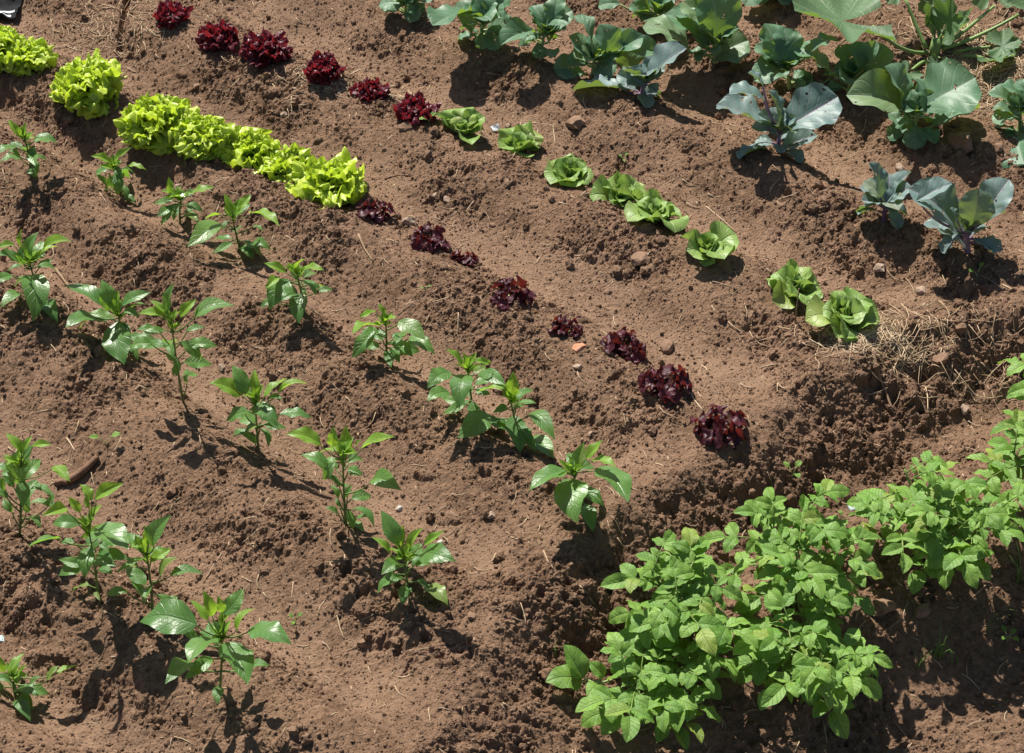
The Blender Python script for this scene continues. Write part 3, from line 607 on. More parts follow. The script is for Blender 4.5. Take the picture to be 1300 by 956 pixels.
CG, RG = 'green cabbages at the top of the field', 'red cabbages on the far ridge'
CABS = [
 ((320, 0), (770, 75), (770, 20), [(760, 20, 640, 25), (810, 20, 912, -10), (790, 5, 835, 78), (770, 10, 720, -70), (790, 10, 850, -70)], 0, 'leftmost green cabbage at the top edge, mostly cut off by the frame'),
 ((320, 0), (1145, 205), (1150, 110), [(1085, 60, 912, 125, .8), (1090, 150, 1040, 10, .8), (1160, 120, 1115, -10, .9), (1180, 110, 1255, 0), (1250, 60, 1310, -40), (1185, 170, 1315, 165, 1.2), (1190, 150, 1225, 248, 1.1), (1130, 190, 1080, 140)], 0, 'green cabbage second from the left along the top edge'),
 ((640, 0), (175, 280), (200, 170), [(200, 165, 140, 35, 1.1), (225, 120, 335, 55), (250, 120, 272, -10, .8), (140, 165, -10, 225, .7), (180, 190, 125, 178), (230, 200, 300, 110, 1.2), (20, 130, -30, 60), (170, 220, 180, 290)], 0, 'green cabbage third from the left with a yellow-green backlit leaf'),
 ((640, 0), (440, 380), (450, 290), [(400, 305, 325, 185, 1.0), (450, 300, 430, 180, .8), (510, 285, 475, 130, .9), (385, 360, 252, 340, .9), (520, 290, 765, 265, .6), (620, 350, 600, 190, 1.0), (430, 180, 345, 90, 1.1), (560, 290, 690, 190, 1.1)], 0, 'green cabbage with many upright leaves just behind the first red cabbage'),
 ((640, 0), (685, 480), (690, 410), [(590, 460, 352, 452, .75), (690, 425, 570, 372, .9), (735, 400, 905, 248, .9), (690, 390, 775, 325), (690, 480, 765, 465), (670, 410, 650, 330), (690, 420, 700, 360)], 1, 'leftmost red cabbage, small, with one blue leaf held out flat to the left'),
 ((640, 0), (1055, 315), (1050, 210), [(905, 245, 700, 140, 1.0), (1000, 235, 808, 80, .9), (1060, 185, 1030, -35, 1.2), (1020, 200, 865, 80, .8), (1050, 290, 1215, 205, 1.1), (1100, 190, 1165, 130, .9), (1020, 190, 960, 165), (1000, 110, 900, 10, 1.1)], 0, 'big green cabbage with a tall pale leaf standing upright'),
 ((640, 0), (775, 115), (780, 60), [(700, 85, 640, 15), (760, 80, 690, 105), (780, 90, 800, 20), (790, 40, 830, -30), (570, 20, 475, 30), (720, 40, 680, -50)], 0, 'small green cabbage between two bigger ones at the top edge, yellow young centre'),
 ((970, 0), (75, 765), (80, 660), [(120, 640, 358, 490, .95), (65, 620, 25, 465, .9), (95, 740, 258, 680, .8), (60, 680, -60, 640, .8), (-10, 500, -165, 470, .9), (0, 630, -228, 530, .9), (-10, 430, -78, 368), (0, 770, -118, 795, .7), (70, 630, 100, 560)], 1, 'biggest red cabbage with a broad blue-green leaf to its right'),
 ((970, 0), (130, 440), (110, 340), [(60, 300, 5, 125, 1.0), (110, 300, 98, 145, .9), (315, 395, 140, 250, 1.0), (250, 250, 358, 195, 1.0), (110, 355, -40, 405, .7), (50, 310, -30, 220), (80, 350, 60, 300), (140, 330, 180, 250)], 0, 'green cabbage behind the biggest red cabbage, one leaf folded in half'),
 ((970, 0), (420, 460), (440, 390), [(440, 380, 375, 235, .9), (480, 345, 440, 215, .8), (490, 405, 608, 238, .9), (425, 455, 355, 385, .8), (520, 310, 555, 208, .9), (450, 390, 420, 320)], 0, 'upright green cabbage with crinkled leaves left of the courgette'),
 ((970, 0), (745, 665), (760, 560), [(690, 545, 605, 345, 1.1), (680, 560, 425, 480, .9), (740, 645, 695, 515, 1.1), (695, 665, 622, 572, .7), (800, 545, 1045, 395, 1.1), (830, 560, 760, 400, 1.1), (865, 622, 1060, 545, .8), (770, 520, 740, 470), (720, 600, 650, 530)], 0, 'widest green cabbage, below the courgette plant, leaves spread to both sides'),
 ((970, 0), (1275, 665), (1280, 560), [(1240, 560, 1125, 470, 1.1), (1290, 490, 1195, 435, 1.2), (1260, 590, 1150, 615, .9), (1290, 560, 1385, 480), (1265, 680, 1300, 815, .9), (1320, 470, 1250, 420, 1.1), (1300, 520, 1400, 420)], 0, 'green cabbage cut by the right edge of the photo'),
 ((970, 0), (40, -20), (50, -110), [(40, -60, 120, 20, .9), (20, -60, -90, 25, .9), (60, -90, 150, -60), (30, -100, -50, -160), (50, -110, 80, -220)], 0, 'dark cabbage cut off by the top edge, left of the courgette'),
 ((970, 220), (600, 240), (605, 150), [(595, 190, 482, 72, 1.0), (575, 110, 525, -45, .7), (640, 160, 735, 0, .7), (605, 175, 665, 65, .9), (615, 180, 640, 110)], 1, 'small red cabbage second from the right with upright cupped leaves'),
 ((970, 220), (1022, 400), (1010, 290), [(960, 300, 728, 85, .75), (780, 130, 930, 55, .8), (985, 365, 803, 258, .75), (1040, 250, 1072, 82, 1.0), (1095, 235, 1220, 40, .85), (1005, 310, 1195, 205, .75), (960, 225, 930, 178), (1020, 300, 1000, 230)], 1, 'rightmost red cabbage with long pointed purple-stalked leaves'),
]
for k, (tile, base, top, lv, red, lab) in enumerate(CABS):
    survey_plant('red_cabbage' if red else 'cabbage', lab, 'cabbage', RG if red else CG, tile, base, top, lv, random.Random(900+k), RCAB if red else CAB, None,
                 'purple_stem' if red else 'pale_stem', stem_r=.011, pet_r=.0046, back=.12, ahead=.05, extra=6)

# ------------------------------------------------------------------ lettuces
def rosette(name, label, cat, group, px, py, rings, meshes, seed, size=1., sink=.01, squash=1., rl=.3, skip=0., vary=.15):
    r_ = random.Random(seed); B = on_ground(px, py); root = thing(name, B, label, cat, group)
    for (n, el, L, h, w) in rings:
        a0 = r_.random()*6.28
        for i in range(n):
            if r_.random() < skip: continue
            a = a0+6.283*i/n+r_.uniform(-.35, .35); e = R(el+r_.uniform(-12, 12)); l = L*size*r_.uniform(1-vary*1.3, 1+vary)
            b = Vector((math.cos(a)*.012, math.sin(a)*.012, h*size - sink))
            d = Vector((math.cos(a)*math.cos(e), math.sin(a)*math.cos(e), math.sin(e)*squash))
            up = Vector((0, 0, 1)) if e < 1.2 else Vector((-math.cos(a), -math.sin(a), .5))
            tip = b+d*l
            g_ = float(ground(B.x+tip.x, B.y+tip.y))-B.z+.012
            if tip.z < g_: tip.z = g_
            link('leaf', r_.choice(meshes), root, orient(b, tip, r_.uniform(-rl, rl), w*r_.uniform(.9, 1.1), up))
    V_, F_ = tube([Vector((0, 0, -.03)), Vector((0, 0, .0)), Vector((0, 0, .012*size))], [.012, .013, .007], 7)
    link('stem', mesh_from('stem', V_, F_, 'pale_stem'), root)
    return root
FR_R = [(7, 8, .150, .02, .85), (7, 28, .152, .025, .85), (7, 50, .145, .03, .8), (6, 68, .138, .03, .75), (4, 84, .13, .03, .65)]
for k, (x, y, s, lab) in enumerate([
  (-8, 75, .92, 'leftmost frilly yellow-green lettuce, cut by the photo edge'), (33, 84, .74, 'small frilly yellow-green lettuce second from the left'),
  (112, 124, 1.02, 'frilly yellow-green lettuce standing apart, gap on both sides, third from the left'), (200, 174, 1.02, 'first lettuce of the joined frilly run, behind the small pepper seedlings'),
  (258, 188, .86, 'second lettuce of the joined frilly run'), (316, 208, .88, 'third, middle lettuce of the joined frilly run'), (366, 228, .78, 'smallest lettuce of the joined frilly run, second from its right end'),
  (420, 252, 1.02, 'rightmost frilly yellow-green lettuce, beside the first dark red lettuce')]):
    rosette('frilly_lettuce', lab, 'lettuce', 'frilly yellow-green lettuces', x, y-4, FR_R, FRI, 300+k, s*1.0, rl=.7, squash=.72)
LO_R = [(9, 6, .083, .012, .8), (9, 28, .085, .016, .8), (8, 50, .082, .018, .75), (7, 70, .075, .02, .65)]
for k, (x, y, s, lab) in enumerate([
  (218, 28, .92, 'leftmost crinkled red lettuce, near the top edge'), (278, 55, 1.05, 'second crinkled red lettuce from the top left'), (338, 72, 1.18, 'largest crinkled red lettuce, third from the top left'),
  (411, 96, .95, 'fourth crinkled red lettuce, right of a thin dark twig'), (470, 124, .90, 'fifth crinkled red lettuce, with a pale straw lying across it'), (528, 150, 1.05, 'last crinkled red lettuce, beside the first green butterhead')]):
    rosette('crinkled_red_lettuce', lab, 'lettuce', 'crinkled red lettuces in the back lettuce row', x, y-2, LO_R, LOL, 330+k, s*.90, rl=.6, squash=.85)
OK_R = [(8, 4, .088, .012, .8), (8, 28, .088, .014, .8), (7, 52, .078, .016, .8), (5, 74, .066, .018, .75)]
for k, (x, y, s, lab) in enumerate([
  (478, 275, .72, 'dark red lettuce touching the last frilly yellow-green one'), (543, 308, .84, 'loose dark red lettuce below a pale round stone'), (590, 334, .55, 'smallest dark red lettuce, barely above the soil'),
  (646, 378, .88, 'dark red lettuce standing clear in the middle of the bed'), (722, 422, .70, 'small dark red lettuce just above the orange shard'), (795, 444, .88, 'dark red lettuce right of the orange shard'),
  (843, 494, 1.02, 'large glossy dark red lettuce, second from the bed end'), (914, 546, 1.0, 'last dark red lettuce at the bed end, by a flat straw')]):
    rosette('dark_red_lettuce', lab, 'lettuce', 'dark red lettuces in the front lettuce row', x, y, OK_R, OAK, 360+k, s*.86, rl=1.0, squash=.58, vary=.34)
BU_R = [(5, 4, .092, .012, .95), (5, 28, .085, .014, 1.0), (5, 50, .078, .016, 1.0), (4, 70, .066, .018, .95), (3, 82, .052, .02, .9)]
for k, (x, y, s, lab) in enumerate([
  (585, 172, 1.12, 'green butterhead lettuce next to the last crinkled red one'), (660, 192, .95, 'green butterhead lettuce right of the small white tag'), (728, 228, 1.12, 'leftmost butterhead of the touching run of three'),
  (785, 256, .98, 'middle butterhead of the touching run of three'), (832, 280, 1.18, 'rightmost butterhead of the touching run of three'), (898, 322, 1.08, 'single butterhead lettuce with bare soil on both sides'),
  (1010, 372, 1.06, 'butterhead lettuce with a thin twig standing before it, second from the right'), (1068, 408, 1.10, 'rightmost butterhead lettuce, by the dry straw')]):
    rosette('butterhead_lettuce', lab, 'lettuce', 'green butterhead lettuces', x, y, BU_R, BUT, 390+k, s*(.96+.1*(k % 2)), rl=.75, skip=.18, vary=.28, squash=.78)

# ------------------------------------------------------------------ potatoes
def potato(px, py, label, seed, nstem=6, h=.30, spread=.22, size=1.0):
    r_ = random.Random(seed); B = on_ground(px, py); root = thing('potato_plant', B, label, 'potato plant', 'potato plants along the foot of the bed')
    tubes = []
    for s in range(nstem):
        a = 6.283*s/nstem + r_.uniform(-.4, .4); sp_ = spread*r_.uniform(.25, 1.0); hh = h*r_.uniform(.75, 1.1)
        top = Vector((math.cos(a)*sp_, math.sin(a)*sp_, hh)); foot = Vector((math.cos(a)*.03, math.sin(a)*.03, -.02))
        ctrl = Vector((math.cos(a)*sp_*.5, math.sin(a)*sp_*.5, hh*.65)); st = bez(foot, ctrl, top, 6)
        tubes.append((st, [.006-.0005*i for i in range(7)]))
        nl = r_.randint(6, 7)
        for q in range(nl):
            t = .32+.68*(q+.5)/nl; p = st[min(6, int(t*6))].lerp(st[min(6, int(t*6)+1)], t*6-int(t*6)) if t < 1 else st[6]
            az = a + q*2.4 + r_.uniform(-.5, .5) if t < .85 else a+r_.uniform(-1.2, 1.2)+q
            el = R(r_.uniform(5, 40)) if t < .8 else R(r_.uniform(25, 60))
            Lr = size*r_.uniform(.12, .17)*(1 if t < .8 else .72)
            d = Vector((math.cos(az)*math.cos(el), math.sin(az)*math.cos(el), math.sin(el)))
            mid = p+d*Lr*.55; end = p+d*Lr + Vector((0, 0, -.025))
            rach = bez(p, mid+Vector((0, 0, .012)), end, 5)
            lo = lambda v: v
            rm = tubes_mesh('leaf', [(rach, [.0028, .0025, .0022, .002, .0018, .0015])], 'green_stem', 5)
            leaf = link('leaf', rm, root)
            side = d.cross(Vector((0, 0, 1))).normalized()
            ter = (rach[5]-rach[4]).normalized()
            fit = lambda tip: tip
            jobs = [(rach[5], ter + Vector((0, 0, -.3)), r_.uniform(.085, .115))]
            for (i, sc) in ((4, .090), (2, .068), (1, .026)):
                for sg in (-1, 1):
                    dd_ = (ter*r_.uniform(.25, .6) + side*sg + Vector((0, 0, r_.uniform(-.35, .15)))).normalized(); jobs.append((rach[i], dd_, sc*r_.uniform(.85, 1.15)))
            for (b, dd_, l) in jobs:
                l *= .82*size*(1 if t < .8 else .8); tip = b + dd_.normalized()*l
                gz = float(ground(B.x+tip.x, B.y+tip.y))-B.z+.008
                if tip.z < gz: tip.z = gz
                link('leaflet', r_.choice(POTL), leaf, orient(b, tip, r_.uniform(-.55, .55), r_.uniform(.95, 1.15)))
    link('stem', tubes_mesh('stem', tubes, 'green_stem', 6), root)
for k, a in enumerate([
  (1180, 712, 'broad potato plant right of the pale blue shard', 6, .30, .20), (1015, 765, 'potato plant in the middle of the row, growing highest against the bank', 5, .29, .17),
  (872, 822, 'potato plant at the left of the row, leaves over the cloddy bank foot', 5, .27, .14), (1010, 880, 'potato plant nearest the viewer, below the middle one', 5, .28, .16),
  (1322, 645, 'potato plant cut by the right photo edge', 5, .28, .15), (1340, 560, 'potato plant at the far right end of the row', 4, .28, .12),
  (835, 905, 'lowest potato plant at the left, joining the fallen sprout', 4, .18, .10)]):
    potato(a[0], a[1], a[2], 40+k, a[3], a[4], a[5])
# a low fallen sprout at the bottom
survey_plant('potato_plant', 'low broad-leaved sprout lying along the soil at the bottom edge', 'potato plant', 'potato plants along the foot of the bed', (640, 630), (560, 980), (420, 920),
             [(400, 910, 300, 750, 1.2), (500, 905, 430, 830, 1.2), (565, 905, 595, 800, 1.2), (390, 920, 215, 930), (520, 920, 640, 900), (480, 940, 420, 1000), (590, 950, 720, 890, 1.2)], random.Random(3), POTL, None, 'pale_stem', .006, .003)

# ------------------------------------------------------------------ courgette
def courg_leaf(name, seed):
    def lob(t, u):
        a = abs(u); return 1
    r_ = random.Random(seed); na, nr = 60, 9; v, uv, f = [], [], []; ph = r_.random()*6
    for i in range(nr+1):
        q = i/nr
        for j in range(na+1):
            s = -1+2*j/na; ang = s*2.75
            lb = .70+.30*abs(math.cos(2.5*s*math.pi/1.05))**.7
            rad = .5*q*lb*(1-.05*abs(s))*(1+q*.045*math.sin(46*s+ph))
            x = rad*math.sin(ang); y = .42+rad*math.cos(ang)
            z = .07*math.sin(5*s*math.pi)*q*q*.6 + .10*q*q + .025*math.sin(9*s*math.pi+ph)*q*q*q
            v.append((x, y, z)); uv.append((math.sin(2.5*s*math.pi), q))
    for i in range(nr):
        for j in range(na): a = i*(na+1)+j; f.append((a, a+1, a+na+2, a+na+1))
    return mesh_from(name, v, f, 'courgette_leaf', uv=uv)
CL = [courg_leaf('leaf', s) for s in range(4)]
def tp(x, y): return 970+x*K, y*K
B = on_ground(*tp(850, 275)); cz = thing('courgette_plant', B, 'courgette plant with thick curved stalks and jagged leaves, top right', 'courgette')
tb = [([Vector((0, 0, -.02)), Vector((0, 0, .03)), Vector((0, .01, .07))], [.022, .024, .016])]
rc = random.Random(5)
for (path, leaf, dy, w) in [
   ([(820, 262), (690, 285), (545, 130)], (560, 150, 170, 60), -.05, 1.0), ([(890, 245), (1080, 200), (1275, 72)], (1275, 80, 1420, 20), .10, 1.0),
   ([(900, 230), (1010, 190), (1150, 30)], (1150, 40, 1120, -130), .20, 1.0), ([(810, 240), (760, 130), (705, -10)], (705, 0, 640, -130), .15, 1.0),
   ([(850, 240), (870, 200), (890, 170)], (880, 190, 960, 20), .02, .8), ([(860, 240), (850, 190), (850, 150)], (850, 190, 800, 40), .05, .7),
   ([(860, 245), (890, 190), (920, 190)], (900, 190, 1040, 70), .04, .6), ([(860, 280), (870, 290), (880, 290)], (890, 270, 850, 390), -.08, .9),
   ([(930, 280), (1000, 260), (1130, 240)], (1130, 245, 1260, 275), -.02, .9), ([(940, 300), (1000, 310), (1090, 355)], (1080, 350, 1225, 340), -.08, 1.0),
   ([(830, 290), (770, 330), (740, 350)], (780, 330, 680, 420), -.10, 1.0), ([(880, 230), (880, 120), (850, 60)], (850, 70, 870, -60), .12, .9)]:
    ps = [on_y(*tp(*q), B.y + dy*i/2) for i, q in enumerate(path)]
    for p in ps[1:]: p.z = max(p.z, float(ground(p.x, p.y))+.02)
    pts = bez(ps[0], ps[1], ps[2], 8); big = (ps[2]-ps[0]).length > .12
    r0 = .0095 if big else .005
    tb.append(([p-B for p in pts], [r0*(1-.045*i) for i in range(9)]))
    lb = ps[2]; lt = on_y(*tp(leaf[2], leaf[3]), B.y+dy*1.6); lt = lb+(lt-lb)*1.25; lt.z = max(lt.z, float(ground(lt.x, lt.y))+.03)
    if (lt-lb).length < .02: continue
    link('leaf', rc.choice(CL), cz, orient(lb-B - (lt-lb)*.15, lt-B, rc.uniform(-.3, .3), w*1.25))
link('stem', tubes_mesh('stem', tb, 'courgette_stem', 9), cz)

# ------------------------------------------------------------------ stones and bits lying about
SV, SF = ico2()
def stone(px, py, size_px, label, mat='stone_brown', flat=.7, seed=0, name='stone', cat='stone', group='stones on the soil', chip=False):
    r_ = np.random.default_rng(seed+77); B = on_ground(px, py); s = size_px/2/365
    v = SV.copy()
    v = v*(1+.13*r_.normal(size=(len(v), 1)))
    for _ in range(5):                                        # knock flats off it
        n = r_.normal(size=3); n /= np.linalg.norm(n); d = v@n; k = r_.uniform(.55, .8); v = v - np.outer(np.clip(d-k, 0, None), n)
    v = v*np.array([1, r_.uniform(.7, .95), flat])*s
    a = r_.random()*6.28; c, s2 = math.cos(a), math.sin(a); v = v@np.array([[c, s2, 0], [-s2, c, 0], [0, 0, 1]])
    o = link(name, mesh_from(name, v, [tuple(map(int, q)) for q in SF], mat, smooth=False)); o.location = B+Vector((0, 0, s*flat*.25))
    return tag(o, label, cat, group)
for k, a in enumerate([
  (89, 154, 20, 'brown clod below the standalone frilly lettuce', 'stone_brown'), (250, 110, 12, 'small round brown stone above the run of frilly lettuces', 'stone_brown'),
  (361, 147, 13, 'pale stone on the face between both lettuce rows', 'stone_pale'), (514, 164, 21, 'lumpy clod just below the last crinkled red lettuce', 'stone_brown'),
  (632, 124, 12, 'pale brown stone in the shade edge below the top cabbages', 'stone_brown'), (519, 284, 20, 'pale rounded stone above the second dark red lettuce', 'stone_pale'),
  (552, 251, 14, 'left one of two pale stones side by side in the furrow', 'stone_pale'), (568, 255, 15, 'right one of two pale stones side by side in the furrow', 'stone_pale'),
  (625, 287, 11, 'small stone in the furrow right of the two pale ones', 'stone_brown'), (730, 157, 30, 'big rounded clod below the leftmost red cabbage', 'stone_brown'),
  (812, 330, 30, 'big rough clod on the ridge face below the butterheads', 'stone_brown'), (1222, 182, 48, 'largest clod, slab-like, under the right green cabbages', 'stone_brown'),
  (1142, 214, 17, 'flat pale wedge of stone above the small red cabbage', 'stone_pale'), (1267, 190, 20, 'stone in the shade of the rightmost green cabbage', 'stone_brown'),
  (1170, 372, 18, 'stone left of the rightmost red cabbage shadow', 'stone_pale'), (1116, 342, 18, 'flat pale stone between butterheads and red cabbages', 'stone_pale'),
  (558, 690, 9, 'small white stone right of the last middle-row pepper', 'stone_white'), (507, 647, 10, 'small white stone above the last middle-row pepper', 'stone_white'),
  (623, 655, 14, 'angular pale stone on the smooth furrow, lower middle', 'stone_pale'), (574, 724, 14, 'brown clod to the lower right of the last middle-row pepper', 'stone_brown'),
  (733, 468, 12, 'pale stone just under the orange shard', 'stone_pale'), (749, 553, 9, 'tiny pale stone above the last back-row pepper', 'stone_pale'),
  (1224, 522, 17, 'pale rounded stone on the bank above the potato plants', 'stone_pale'), (1120, 771, 32, 'large clod right of the potato plants, lower right', 'stone_brown'),
  (1170, 778, 24, 'clod in the dark furrow, lower right', 'stone_brown'), (282, 468, 13, 'pale stone beside the tall third middle-row pepper', 'stone_pale'),
  (226, 238, 12, 'pinkish stone above the flowering pepper seedling', 'stone_pale'), (848, 443, 26, 'flat clod right of the dark red lettuces, at the smooth puddle', 'stone_brown'),
  (645, 162, 12, 'pale stone touching the second butterhead lettuce', 'stone_pale'), (122, 92, 13, 'brown stone between the second and third frilly lettuce', 'stone_brown'),
  (740, 560, 10, 'brown pebble left of the tiny pale stone', 'stone_brown'), (600, 785, 12, 'brown pebble at the tip of the last pepper shadow', 'stone_brown'), (460, 818, 14, 'brown stone in the bottom middle soil', 'stone_brown'), (1195, 456, 24, 'rough clod on the strawy bank', 'stone_brown')]):
    stone(*a[:4], mat=a[4], seed=k, flat=.75 if a[2] < 24 else .6)
stone(734, 442, 20, 'orange terracotta shard between two dark red lettuces', 'terracotta', .3, 61, 'pottery_shard', 'shard', None)
stone(1084, 642, 20, 'pale blue flat shard left of the broad potato plant', 'blue_plastic', .25, 62, 'plastic_shard', 'shard', None)
stone(2, 812, 12, 'pale blue scrap at the left photo edge', 'blue_plastic', .25, 63, 'plastic_scrap', 'scrap', None)

def stick(px_pts, r, label, mat='bark', name='stick', cat='stick', group=None, lift=.9, taper=.6, sides=8, ends=(0, 0)):
    pts = [on_ground(*p) for p in px_pts]
    B = pts[0].copy(); fine = []
    for a, b in zip(pts[:-1], pts[1:]):
        for i in range(4): fine.append(a.lerp(b, i/4))
    fine.append(pts[-1]); n = len(fine)
    for i, p in enumerate(fine):
        p.z = p.z if False else p.z + r*lift + ends[0]*(1-i/(n-1)) + ends[1]*i/(n-1)
    z = [p.z for p in fine]
    for i in range(1, n-1): fine[i].z = max(z[i]*.3 + (z[0]*(n-1-i)+z[-1]*i)/(n-1)*.7, float(ground(fine[i].x, fine[i].y))+r*.1)
    rr = random.Random(int(px_pts[0][0]))
    v, f = tube([p-B for p in fine], [r*(1-(1-taper)*i/(n-1))*rr.uniform(.9, 1.1) for i in range(n)], sides)
    o = link(name, mesh_from(name, v, f, mat)); o.location = B
    return tag(o, label, cat, group)
stick([(88, 614), (101, 606), (113, 596), (125, 584)], .0135, 'thick curved brown stick on the soil above the front peppers', 'bark', taper=.75)
stick([(71, 616), (80, 614), (88, 615)], .011, 'short broken stump of wood at the lower end of the curved stick', 'bark', taper=.9)
stick([(1107, 445), (1114, 470), (1121, 492), (1133, 524)], .0062, 'long crooked twig lying down the strawy bank', 'dry_twig', 'twig', 'twig')
stick([(1186, 456), (1190, 475), (1195, 490)], .004, 'short dark twig on the bank under the rightmost red cabbage', 'bark', 'twig', 'twig')
stick([(455, 299), (463, 318), (474, 334)], .0042, 'thin bent twig under the rightmost frilly lettuce', 'dry_twig', 'twig', 'twig')
stick([(71, 344), (79, 354), (88, 366)], .0060, 'short flat twig right of the leftmost middle-row pepper', 'dry_twig', 'twig', 'twig')
stick([(371, 66), (377, 80), (383, 95)], .0042, 'thin dark twig between two crinkled red lettuces', 'dark_twig', 'twig', 'twig')
stick([(1009, 410), (1009, 409.5)], .0028, 'thin dry twig standing upright before a butterhead', 'dry_twig', 'twig', 'twig', ends=(0, .15))
stick([(896, 263), (915, 278), (935, 296)], .0024, 'long pale straw stalk above the single butterhead', 'straw', 'straw_stalk', 'straw', 'single straw stalks')
stick([(660, 172), (661, 156), (680, 157), (702, 160), (705, 184)], .0022, 'thin straw bent twice at right angles by the second butterhead', 'straw', 'straw_stalk', 'straw', 'single straw stalks', ends=(0, 0))
stick([(444, 109), (457, 104), (470, 100)], .0026, 'pale flat straw across the fifth crinkled red lettuce', 'straw', 'straw_stalk', 'straw', 'single straw stalks', ends=(.05, .05))
stick([(916, 564), (930, 565), (942, 563)], .0024, 'flat straw under the last dark red lettuce', 'straw', 'straw_stalk', 'straw', 'single straw stalks')
stick([(262, 735), (270, 720), (281, 704)], .0022, 'golden straw between the two right front-row peppers', 'straw', 'straw_stalk', 'straw', 'single straw stalks')
stick([(428, 782), (432, 800), (437, 812)], .0022, 'bent golden straw in the bottom middle soil', 'straw', 'straw_stalk', 'straw', 'single straw stalks')
stick([(1175, 493), (1176, 512), (1176, 530)], .0026, 'golden straw standing on the bank above the potatoes', 'straw', 'straw_stalk', 'straw', 'single straw stalks', ends=(0, .03))
stick([(868, 490), (880, 508), (893, 524)], .0028, 'brown straw between the two last dark red lettuces', 'straw', 'straw_stalk', 'straw', 'single straw stalks', ends=(.03, .0))
stick([(230, 548), (252, 545), (255, 566)], .0018, 'thin straw bent at a right angle below the third middle-row pepper', 'straw', 'straw_stalk', 'straw', 'single straw stalks')
stick([(85, 557), (90, 565), (95, 573)], .0028, 'short pale straw above the thick curved stick', 'straw', 'straw_stalk', 'straw', 'single straw stalks')
stick([(690, 700), (695, 712), (703, 724)], .0035, 'dry twig on the bed end left of the pepper shadow', 'dry_twig', 'twig', 'twig')
stick([(760, 780), (775, 795), (790, 806)], .0040, 'dark twig on the cloddy bank left of the potatoes', 'dark_twig', 'twig', 'twig')
stick([(488, 228), (505, 222), (524, 224)], .0030, 'dark twig in the furrow above the rightmost frilly lettuce', 'bark', 'twig', 'twig')

# plastic tag with marks, and the crumpled striped plastic in the corner
B = on_ground(629, 166)
def card(B, w, h, tilt, az, mat, name, bulge=.002):
    v, f = [], []; n = 4
    for j in range(2):
        for a in range(n+1):
            for b in range(n+1):
                x, y = (a/n-.5)*w, (b/n-.5)*h; v.append(Vector((x, y, bulge*math.sin(a*1.4+b)*2+(-.0012 if j else 0))))
    m = (n+1)**2
    for a in range(n):
        for b in range(n):
            q = a*(n+1)+b; f.append((q, q+n+1, q+n+2, q+1)); f.append((m+q, m+q+1, m+q+n+2, m+q+n+1))
    M = Matrix.Rotation(az, 3, 'Z') @ Matrix.Rotation(tilt, 3, 'X')
    return mesh_from(name, [M @ p for p in v], f, mat), M
me, M = card(B, .034, .026, .5, .5, 'white_plastic', 'plastic_tag')
tg = link('plastic_tag', me); tg.location = B+Vector((0, 0, .014)); tag(tg, 'small white plastic tag with dark marks between two butterheads', 'tag')
for (x, y) in ((-.006, .002), (.003, .004), (.001, -.005)):
    v = [M @ Vector((x+dx, y+dy, .0052)) for dx, dy in ((-.003, -.001), (.003, -.0014), (.0034, .0012), (-.0028, .0014))]
    link('mark', mesh_from('mark', v, [(0, 1, 2, 3)], 'ink', smooth=False), tg)
B = on_ground(10, 24); sh = thing('plastic_sheet', B, 'crumpled black plastic with white stripes in the top left corner', 'plastic sheet')
def crumple(x0, x1, y0, y1, nx_, ny_, lift, seed, mat, name):
    v, f = [], []
    for j in range(ny_+1):
        for i in range(nx_+1):
            x = x0+(x1-x0)*i/nx_; y = y0+(y1-y0)*j/ny_
            z = float(ground(B.x+x, B.y+y))-B.z + lift + .018*(1+float(vnoise(np.array([x]), np.array([y]), 14, seed)[0])) + .012*float(vnoise(np.array([x]), np.array([y]), 33, seed+1)[0])
            v.append((x + .02*float(vnoise(np.array([y]), np.array([x]), 9, seed+2)[0]), y, z))
    for j in range(ny_):
        for i in range(nx_): a = j*(nx_+1)+i; f.append((a, a+1, a+nx_+2, a+nx_+1))
    return mesh_from(name, v, f, mat, smooth=True)
link('sheet', crumple(-.35, .055, -.045, .30, 34, 28, .006, 5, 'black_plastic', 'sheet'), sh)
for (a, b, c, d) in ((-.06, .035, -.030, -.016), (-.05, .045, .000, .012), (-.12, -.02, .022, .032)):
    link('stripe', crumple(a, b, c, d, 14, 3, .009, 5, 'white_plastic', 'stripe'), sh)

# grass tufts, seedlings
def grass(px, py, label, seed, n=7, h=.10, name='grass_tuft'):
    r_ = random.Random(seed); B = on_ground(px, py); V_, F_ = [], []
    root = thing(name, B, label, 'grass', 'grass tufts in the lower right furrow')
    for i in range(n):
        a = r_.random()*6.28; l = h*r_.uniform(.6, 1.2); lean = r_.uniform(.2, .8)
        b = Vector((r_.uniform(-.012, .012), r_.uniform(-.012, .012), -.005)); c = b+Vector((0, 0, l*.7)); t = b+Vector((math.cos(a)*l*lean, math.sin(a)*l*lean, l*.85))
        s = Vector((-math.sin(a), math.cos(a), 0)); pts = bez(b, c, t, 5); v, f = [], []
        for k, p in enumerate(pts):
            w = .0022*(1-k/5.3); v += [p-s*w, p+Vector((math.cos(a), math.sin(a), 0))*w*.5, p+s*w]
        for k in range(5): f += [(3*k, 3*k+1, 3*k+4, 3*k+3), (3*k+1, 3*k+2, 3*k+5, 3*k+4)]
        link('blade', mesh_from('blade', v, f, 'grass_blade'), root)
